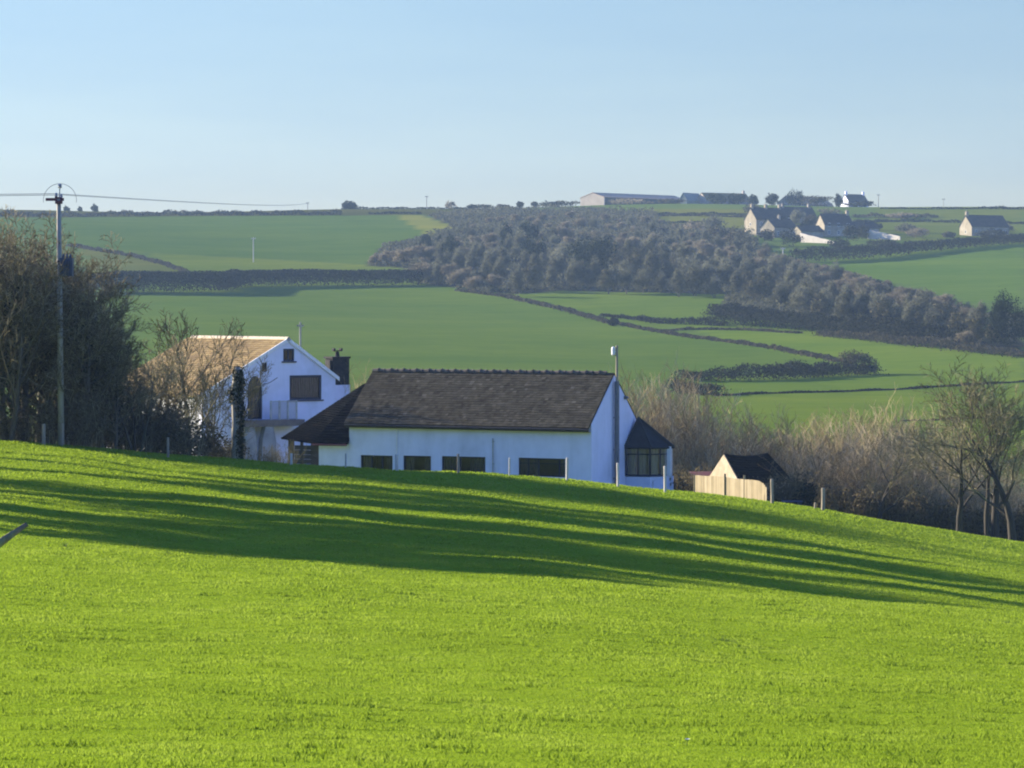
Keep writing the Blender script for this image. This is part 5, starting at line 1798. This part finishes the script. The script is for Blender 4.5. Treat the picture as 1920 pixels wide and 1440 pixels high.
# brambles and young growth closing the ground under the wood: nobody could count it
def undergrowth():
    rng = np.random.default_rng(9)
    n = 420000
    Y = 590 + (1190 - 590) * rng.random(n) ** 1.2
    X = (rng.random(n) * 2 - 1) * 0.19 * Y
    Z = EYE - drop(X, Y)
    xi, yi = 960 + FPX * X / Y, HZ + FPX * (EYE - Z) / Y
    k = inside(WOOD, xi, yi)
    X, Y, Z = X[k], Y[k], Z[k]
    n = len(X)
    hm = 1.5 + 1.0 * np.sin(X * 0.21 + 2 * np.sin(Y * 0.05)) * np.sin(Y * 0.11 + X * 0.04)
    P = np.stack([X, Y, Z + hm * rng.random(n) ** 0.6], 1)
    nr = rng.normal(size=(n, 3)); nr /= np.linalg.norm(nr, axis=1)[:, None]
    a = np.cross(nr, rng.normal(size=(n, 3))); a /= np.linalg.norm(a, axis=1)[:, None]
    b = np.cross(nr, a)
    s_ = (0.7 * (0.5 + rng.random(n)))[:, None]
    V = np.stack([P - a * s_ * .7, P + b * s_ * .3, P + a * s_ * .7, P - b * s_ * .3], 1).reshape(-1, 3)
    rn = np.clip(0.45 + 0.22 * rng.normal(size=n) + 0.12 * np.sin(X * 0.13) * np.sin(Y * 0.06), 0, 1)
    o = bpy.data.objects.new('undergrowth', quadmesh('undergrowth', V, np.arange(4 * n).reshape(-1, 4), M['wood_floor'], rn))
    COL.objects.link(o)
    tag(o, 'brown bramble undergrowth on the floor of the far wood', 'undergrowth', kind='stuff')
    print('undergrowth', n)


undergrowth()
# the small thicket left of the wood
for i in range(12):
    x = 700 + i * 9
    g = hit(x, 496 + rg.uniform(-3, 4))
    h = float(np.interp(x, [695, 730, 800], [3.6, 6.0, 7.6])) * rg.uniform(0.85, 1.1)
    plant('wood_tree', T_FAR[2], g, 'purplish bare bush in the small thicket left of the far wood', 'tree', 'bushes of the small thicket left of the wood', rg.random() * 6.28, (h / 8, h / 8, h / 8))


# --- the stone houses, barns and the white cottage on the skyline -------------------------------------
def far_house(name, label, cat, x, yb, gv, W, L, hw, hr, wallmat, roofmat, wins=0, chimneys=(), Y=None, sink=1.0, dormer=False, frontmat=None, gwin=1):
    """a gabled house whose left, sunlit gable looks along gv and whose front looks down the valley; its near corner stands at x, yb"""
    c = hit(x, yb) if Y is None else on_ground(x, Y)
    gv = Vector((gv[0], gv[1], 0)).normalized()
    yaw = math.atan2(gv.y, gv.x) + math.pi
    # local x runs from the lit gable along the ridge, y goes back from the front
    h = empty(name, c, yaw, label, cat)
    mb = MB()
    pts = [(0, -sink), (W, -sink), (W, hw), (W / 2, hw + hr), (0, hw)]
    for xx, sg in ((0, 1), (L, -1)):
        wall_poly(mb, pts, [], lambda a, b, d, xx=xx, sg=sg: (xx + sg * d, a, b), 0.4)
    if not frontmat:
        mb.box(0.402, L - 0.402, 0.004, 0.4, -sink, hw - 0.1)
    mb.box(0.402, L - 0.402, W - 0.4, W - 0.004, -sink, hw - 0.1)
    mb.build('wall', M[wallmat], h)
    if frontmat:
        mb = MB(); mb.box(0.402, L - 0.402, 0.004, 0.4, -sink, hw - 0.1); mb.build('front_wall', M[frontmat], h)
    mb = MB()
    s = hr / (W / 2)
    o_ = 0.3
    mb.slab([(-0.15, -o_, hw - o_ * s + 0.12), (L + 0.15, -o_, hw - o_ * s + 0.12), (L + 0.15, W / 2, hw + hr + 0.12), (-0.15, W / 2, hw + hr + 0.12)], 0.14)
    mb.slab([(L + 0.15, W + o_, hw - o_ * s + 0.12), (-0.15, W + o_, hw - o_ * s + 0.12), (-0.15, W / 2 + .002, hw + hr + 0.12), (L + 0.15, W / 2 + .002, hw + hr + 0.12)], 0.14)
    for i in range(int(L / 0.5)):
        mb.tube([(i * 0.5, W / 2, hw + hr + 0.1), (i * 0.5 + 0.46, W / 2, hw + hr + 0.1)], [0.12, 0.14], 6)
    rf = mb.build('roof', M[roofmat], h, col=True)
    for cx in chimneys:
        mb = MB()
        mb.box(cx * L - 0.45, cx * L + 0.45, W / 2 - 0.4, W / 2 + 0.4, hw + hr - 0.6, hw + hr + 1.1)
        mb.box(cx * L - 0.52, cx * L + 0.52, W / 2 - 0.47, W / 2 + 0.47, hw + hr + 1.102, hw + hr + 1.25)
        for q in (-0.22, 0.22):
            mb.lathe([(0.13, hw + hr + 1.251), (0.1, hw + hr + 1.6)], 8, (cx * L + q, W / 2))
        mb.build('chimney', M[wallmat], rf)
    rows = 2 if hw > 4 else 1
    for r_ in range(rows):
        for i in range(wins):
            a = L * (i + 0.5) / wins
            z0 = 0.9 + r_ * 2.5
            mb = MB()
            mb.box(a - 0.5, a + 0.5, -0.03, -0.002, z0, z0 + 1.2)
            f = mb.build('window', M['frame_white'], h)
            mb = MB()
            for q in (-0.23, 0.23):
                for zz in (0.33, 0.87):
                    mb.box(a + q - 0.19, a + q + 0.19, -0.045, -0.032, z0 + zz - 0.24, z0 + zz + 0.24)
            mb.build('pane', M['lead'], f)
    for i in range(gwin):
        z0 = 1.0 + i * 2.4
        mb = MB(); mb.box(-0.03, -0.002, W / 2 - 0.4, W / 2 + 0.4, z0, z0 + 1.0); f = mb.build('window', M['frame_white'], h)
        mb = MB(); mb.box(-0.045, -0.032, W / 2 - 0.33, W / 2 + 0.33, z0 + 0.08, z0 + 0.92); mb.build('pane', M['lead'], f)
    return h


GV = (-0.88, -0.475)
far_house('barn', 'long low farm barn on the skyline with pale lit end wall', 'barn', 1133, 388, (-0.72, -0.69), 14.0, 50.0, 3.4, 1.9, 'barn_pale', 'barn_sheet', Y=1216, gwin=0, frontmat='barn_dark')
far_house('shed', 'green grey farm shed joining the right end of the long barn', 'shed', 1288, 388, (-0.6, -0.8), 4.0, 12.0, 2.6, 2.8, 'barn_green', 'barn_green', Y=1228, gwin=0)
far_house('farm_building', 'brick-roofed farm building with dark trees before it, right of the barn', 'farm building', 1326, 386, GV, 9.0, 22.0, 2.6, 3.2, 'barn_pale', 'roof_brown', Y=1230, chimneys=(0.95,), frontmat='stone_grey')
far_house('farm_building', 'long brown-roofed building left of the white cottage on the skyline', 'farm building', 1490, 386, (-0.5, -0.87), 8.0, 40.0, 2.4, 3.0, 'stone_grey', 'barn_sheet', Y=1228)
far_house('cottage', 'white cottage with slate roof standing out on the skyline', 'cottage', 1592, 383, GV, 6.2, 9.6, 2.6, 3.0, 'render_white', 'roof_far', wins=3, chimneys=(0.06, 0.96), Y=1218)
far_house('stone_house', 'tall stone house with sunlit gable above the right end of the wood', 'house', 1418, 442, (-0.84, -0.54), 6.6, 13.0, 5.6, 3.8, 'stone_far', 'roof_far', wins=3, chimneys=(0.05, 0.5, 0.95), gwin=2)
far_house('stone_house', 'stone house with narrow lit gable between the tall house and the white shed', 'house', 1546, 444, (-0.9, -0.43), 5.6, 11.0, 4.2, 3.4, 'stone_far', 'roof_far', wins=3, chimneys=(0.95,))
far_house('stone_house', 'stone house with sunlit gable and dark roof alone on the right slope', 'house', 1822, 443, (-0.86, -0.51), 6.4, 16.0, 3.4, 3.6, 'stone_far', 'roof_far', wins=4, chimneys=(0.03,))
far_house('stone_house', 'small dark-roofed cottage between the two stone houses', 'house', 1470, 420, GV, 6.0, 14.0, 2.8, 3.2, 'stone_grey', 'roof_far', wins=3, chimneys=(0.1, 0.9))
far_house('stone_house', 'grey stone house in shade stepping down right of the tall stone house', 'house', 1452, 446, (-0.7, -0.71), 6.0, 12.0, 3.6, 2.8, 'stone_far', 'roof_far', wins=3, chimneys=(0.5,))
far_house('outbuilding', 'low grey outbuilding behind the cream sunlit garden wall', 'outbuilding', 1502, 447, (-0.8, -0.6), 4.5, 10.0, 2.4, 1.8, 'stone_far', 'roof_far', gwin=0)
far_house('outbuilding', 'low grey outbuilding above the white sunlit wall', 'outbuilding', 1600, 440, (-0.8, -0.6), 4.5, 12.0, 2.4, 1.8, 'stone_far', 'roof_far', gwin=0)


def block(name, label, cat, x, yb, yaw, dims, mat, roofmat, pitch=0.6, Y=None):
    g = hit(x, yb) if Y is None else on_ground(x, Y)
    o = empty(name, g, yaw, label, cat)
    L, W, H_ = dims
    mb = MB(); mb.box(0, L, 0, W, -1, H_); mb.build('wall', M[mat], o)
    mb = MB(); mb.slab([(-0.2, -0.25, H_ + 0.01), (L + 0.2, -0.25, H_ + 0.01), (L + 0.2, W + 0.25, H_ + pitch), (-0.2, W + 0.25, H_ + pitch)], 0.12)
    mb.build('roof', M[roofmat], o, col=True)
    return o


# a sunlit garden wall below the houses and a pale-ended shed
def lit_wall(x0, x1, yb, label, h0, h1, name='garden_wall', cat='garden wall'):
    A, B = hit(x0, yb), hit(x1, yb)
    B = A + Vector((B.x - A.x, -(B.x - A.x) * 1.0, 0))       # runs towards the valley so that the low sun reaches its face
    B.z = gz(B.x, B.y)
    dv = (B - A)
    n = Vector((-dv.y, dv.x, 0)).normalized() * 0.35
    m_ = 8
    mb = MB()
    vs, fs = [], []
    for i in range(m_ + 1):
        t = i / m_
        q = dv * t
        hh = h0 + (h1 - h0) * t + 0.06 * math.sin(i * 2.2)
        zb = gz(A.x + q.x, A.y + q.y) - A.z
        vs += [(q.x, q.y, zb - 0.6), (q.x, q.y, zb + hh), (q.x + n.x, q.y + n.y, zb + hh), (q.x + n.x, q.y + n.y, zb - 0.6)]
        if i:
            a = 4 * (i - 1)
            fs += [(a, a + 4, a + 5, a + 1), (a + 1, a + 5, a + 6, a + 2), (a + 2, a + 6, a + 7, a + 3)]
    fs += [(0, 1, 2, 3), (4 * m_ + 3, 4 * m_ + 2, 4 * m_ + 1, 4 * m_)]
    mb.add(vs, fs)
    o = mb.build(name, M['stone_pale'], None); o.location = A
    return tag(o, label, cat)


M['stone_pale'] = mottled('pale_stone', (0.66, 0.60, 0.50), (0.52, 0.47, 0.38), 0.6, 0.9, bstr=0.3)
lit_wall(1500, 1560, 455, 'cream sunlit garden wall tapering right below the stone houses', 3.0, 0.7)
lit_wall(1626, 1680, 448, 'white sunlit wall dipping to the right below the skyline cottage', 3.0, 1.2)
hw_ = hit(1742, 634)
o = block('white_hut', 'tiny white hut beside the scrub hedge under the dark wood', 'hut', 1738, 630, -1.08, (1.7, 1.7, 2.3), 'render_white', 'lead', 0.25)
# trees among the skyline buildings
for (x, Y, w, h, m, lab) in (
        (1345, 1212, 46, 22, 'leaf_dark', 'dark tree clump in front of the brick-roofed farm building'),
        (1378, 1210, 44, 22, 'leaf_dark', 'second dark tree clump right of the brick-roofed farm building'),
        (1412, 1212, 26, 22, 'leaf_dark', 'round dark skyline tree left of the tall stone house chimney'),
        (1446, 1206, 34, 24, 'hedge_dark', 'dark shrub on the skyline right of the round dark tree'),
        (1492, 1210, 46, 36, 'leaf_dark', 'tallest dark tree on the skyline, left of the brown-roofed building'),
        (1572, 1210, 20, 26, 'hedge_dark', 'dark shrub at the left gable of the white cottage'),
        (1530, 1200, 90, 22, 'hedge_brown', 'wide brown scrub in front of the brown-roofed skyline building'),
        (1610, 1204, 80, 12, 'hedge_dark', 'low dark scrub in front of the white cottage'),
        (1180, 1205, 110, 12, 'twig_purple', 'low purplish scrub in front of the long barn'),
        (1260, 1207, 60, 10, 'hedge_brown', 'low brown scrub before the right end of the long barn')):
    bush_at(x, 0, w, h, m, lab, Y=Y, name='scrub' if h < 23 and w > 55 else 'small_tree', cat='scrub' if h < 23 and w > 55 else 'tree', n=1100)
for i, (x, yb, w, h, m) in enumerate(((1385, 470, 60, 50, 'hedge_brown'), (1350, 455, 50, 36, 'hedge_brown'), (1440, 452, 44, 24, 'hedge_dark'), (1480, 462, 60, 36, 'hedge_dark'), (1512, 440, 34, 30, 'hedge_dark'), (1600, 452, 50, 34, 'hedge_dark'),
                                       (1640, 432, 40, 14, 'hedge_dark'), (1720, 446, 70, 20, 'twig_purple'), (1860, 446, 70, 18, 'hedge_dark'), (1780, 446, 40, 12, 'hedge_brown'), (1575, 470, 70, 26, 'hedge_dark'), (1660, 466, 80, 20, 'hedge_dark'), (1440, 428, 40, 34, 'twig_far'), (1462, 440, 50, 40, 'twig_far'), (1498, 424, 44, 34, 'twig_far'),
                                       (1524, 428, 40, 28, 'hedge_brown'), (1590, 436, 44, 30, 'twig_far'), (1618, 448, 40, 30, 'hedge_dark'), (1410, 400, 50, 18, 'hedge_brown'), (1560, 405, 60, 16, 'twig_far'), (1700, 436, 60, 18, 'twig_far'),
                                       (1690, 410, 70, 12, 'twig_purple'), (1880, 438, 60, 22, 'twig_far'), (1845, 434, 30, 18, 'hedge_brown'), (1400, 462, 60, 40, 'twig_far'), (1340, 430, 70, 26, 'twig_far'), (1300, 440, 60, 26, 'twig_purple'))):
    bush_at(x, yb, w, h, m, 'garden tree or shrub among the stone houses on the upper right slope', name='garden_tree', cat='tree', group='garden trees among the stone houses', n=1000)

# ------------------------------------------------------------------ the air between
hz_m = bpy.data.materials.new('haze_air')
hz_m.use_nodes = True
hn = hz_m.node_tree
hn.nodes.clear()
ho = hn.nodes.new('ShaderNodeOutputMaterial')
hv = hn.nodes.new('ShaderNodeVolumePrincipled')
hv.inputs['Color'].default_value = (0.50, 0.74, 1.0, 1)
hv.inputs['Density'].default_value = 0.000125
hv.inputs['Anisotropy'].default_value = 0.0
hn.links.new(hv.outputs[0], ho.inputs['Volume'])
mb = MB()
mb.box(-700, 700, -200, 1500, -60, 95)
hz_o = mb.build('haze', hz_m)
tag(hz_o, kind='stuff')
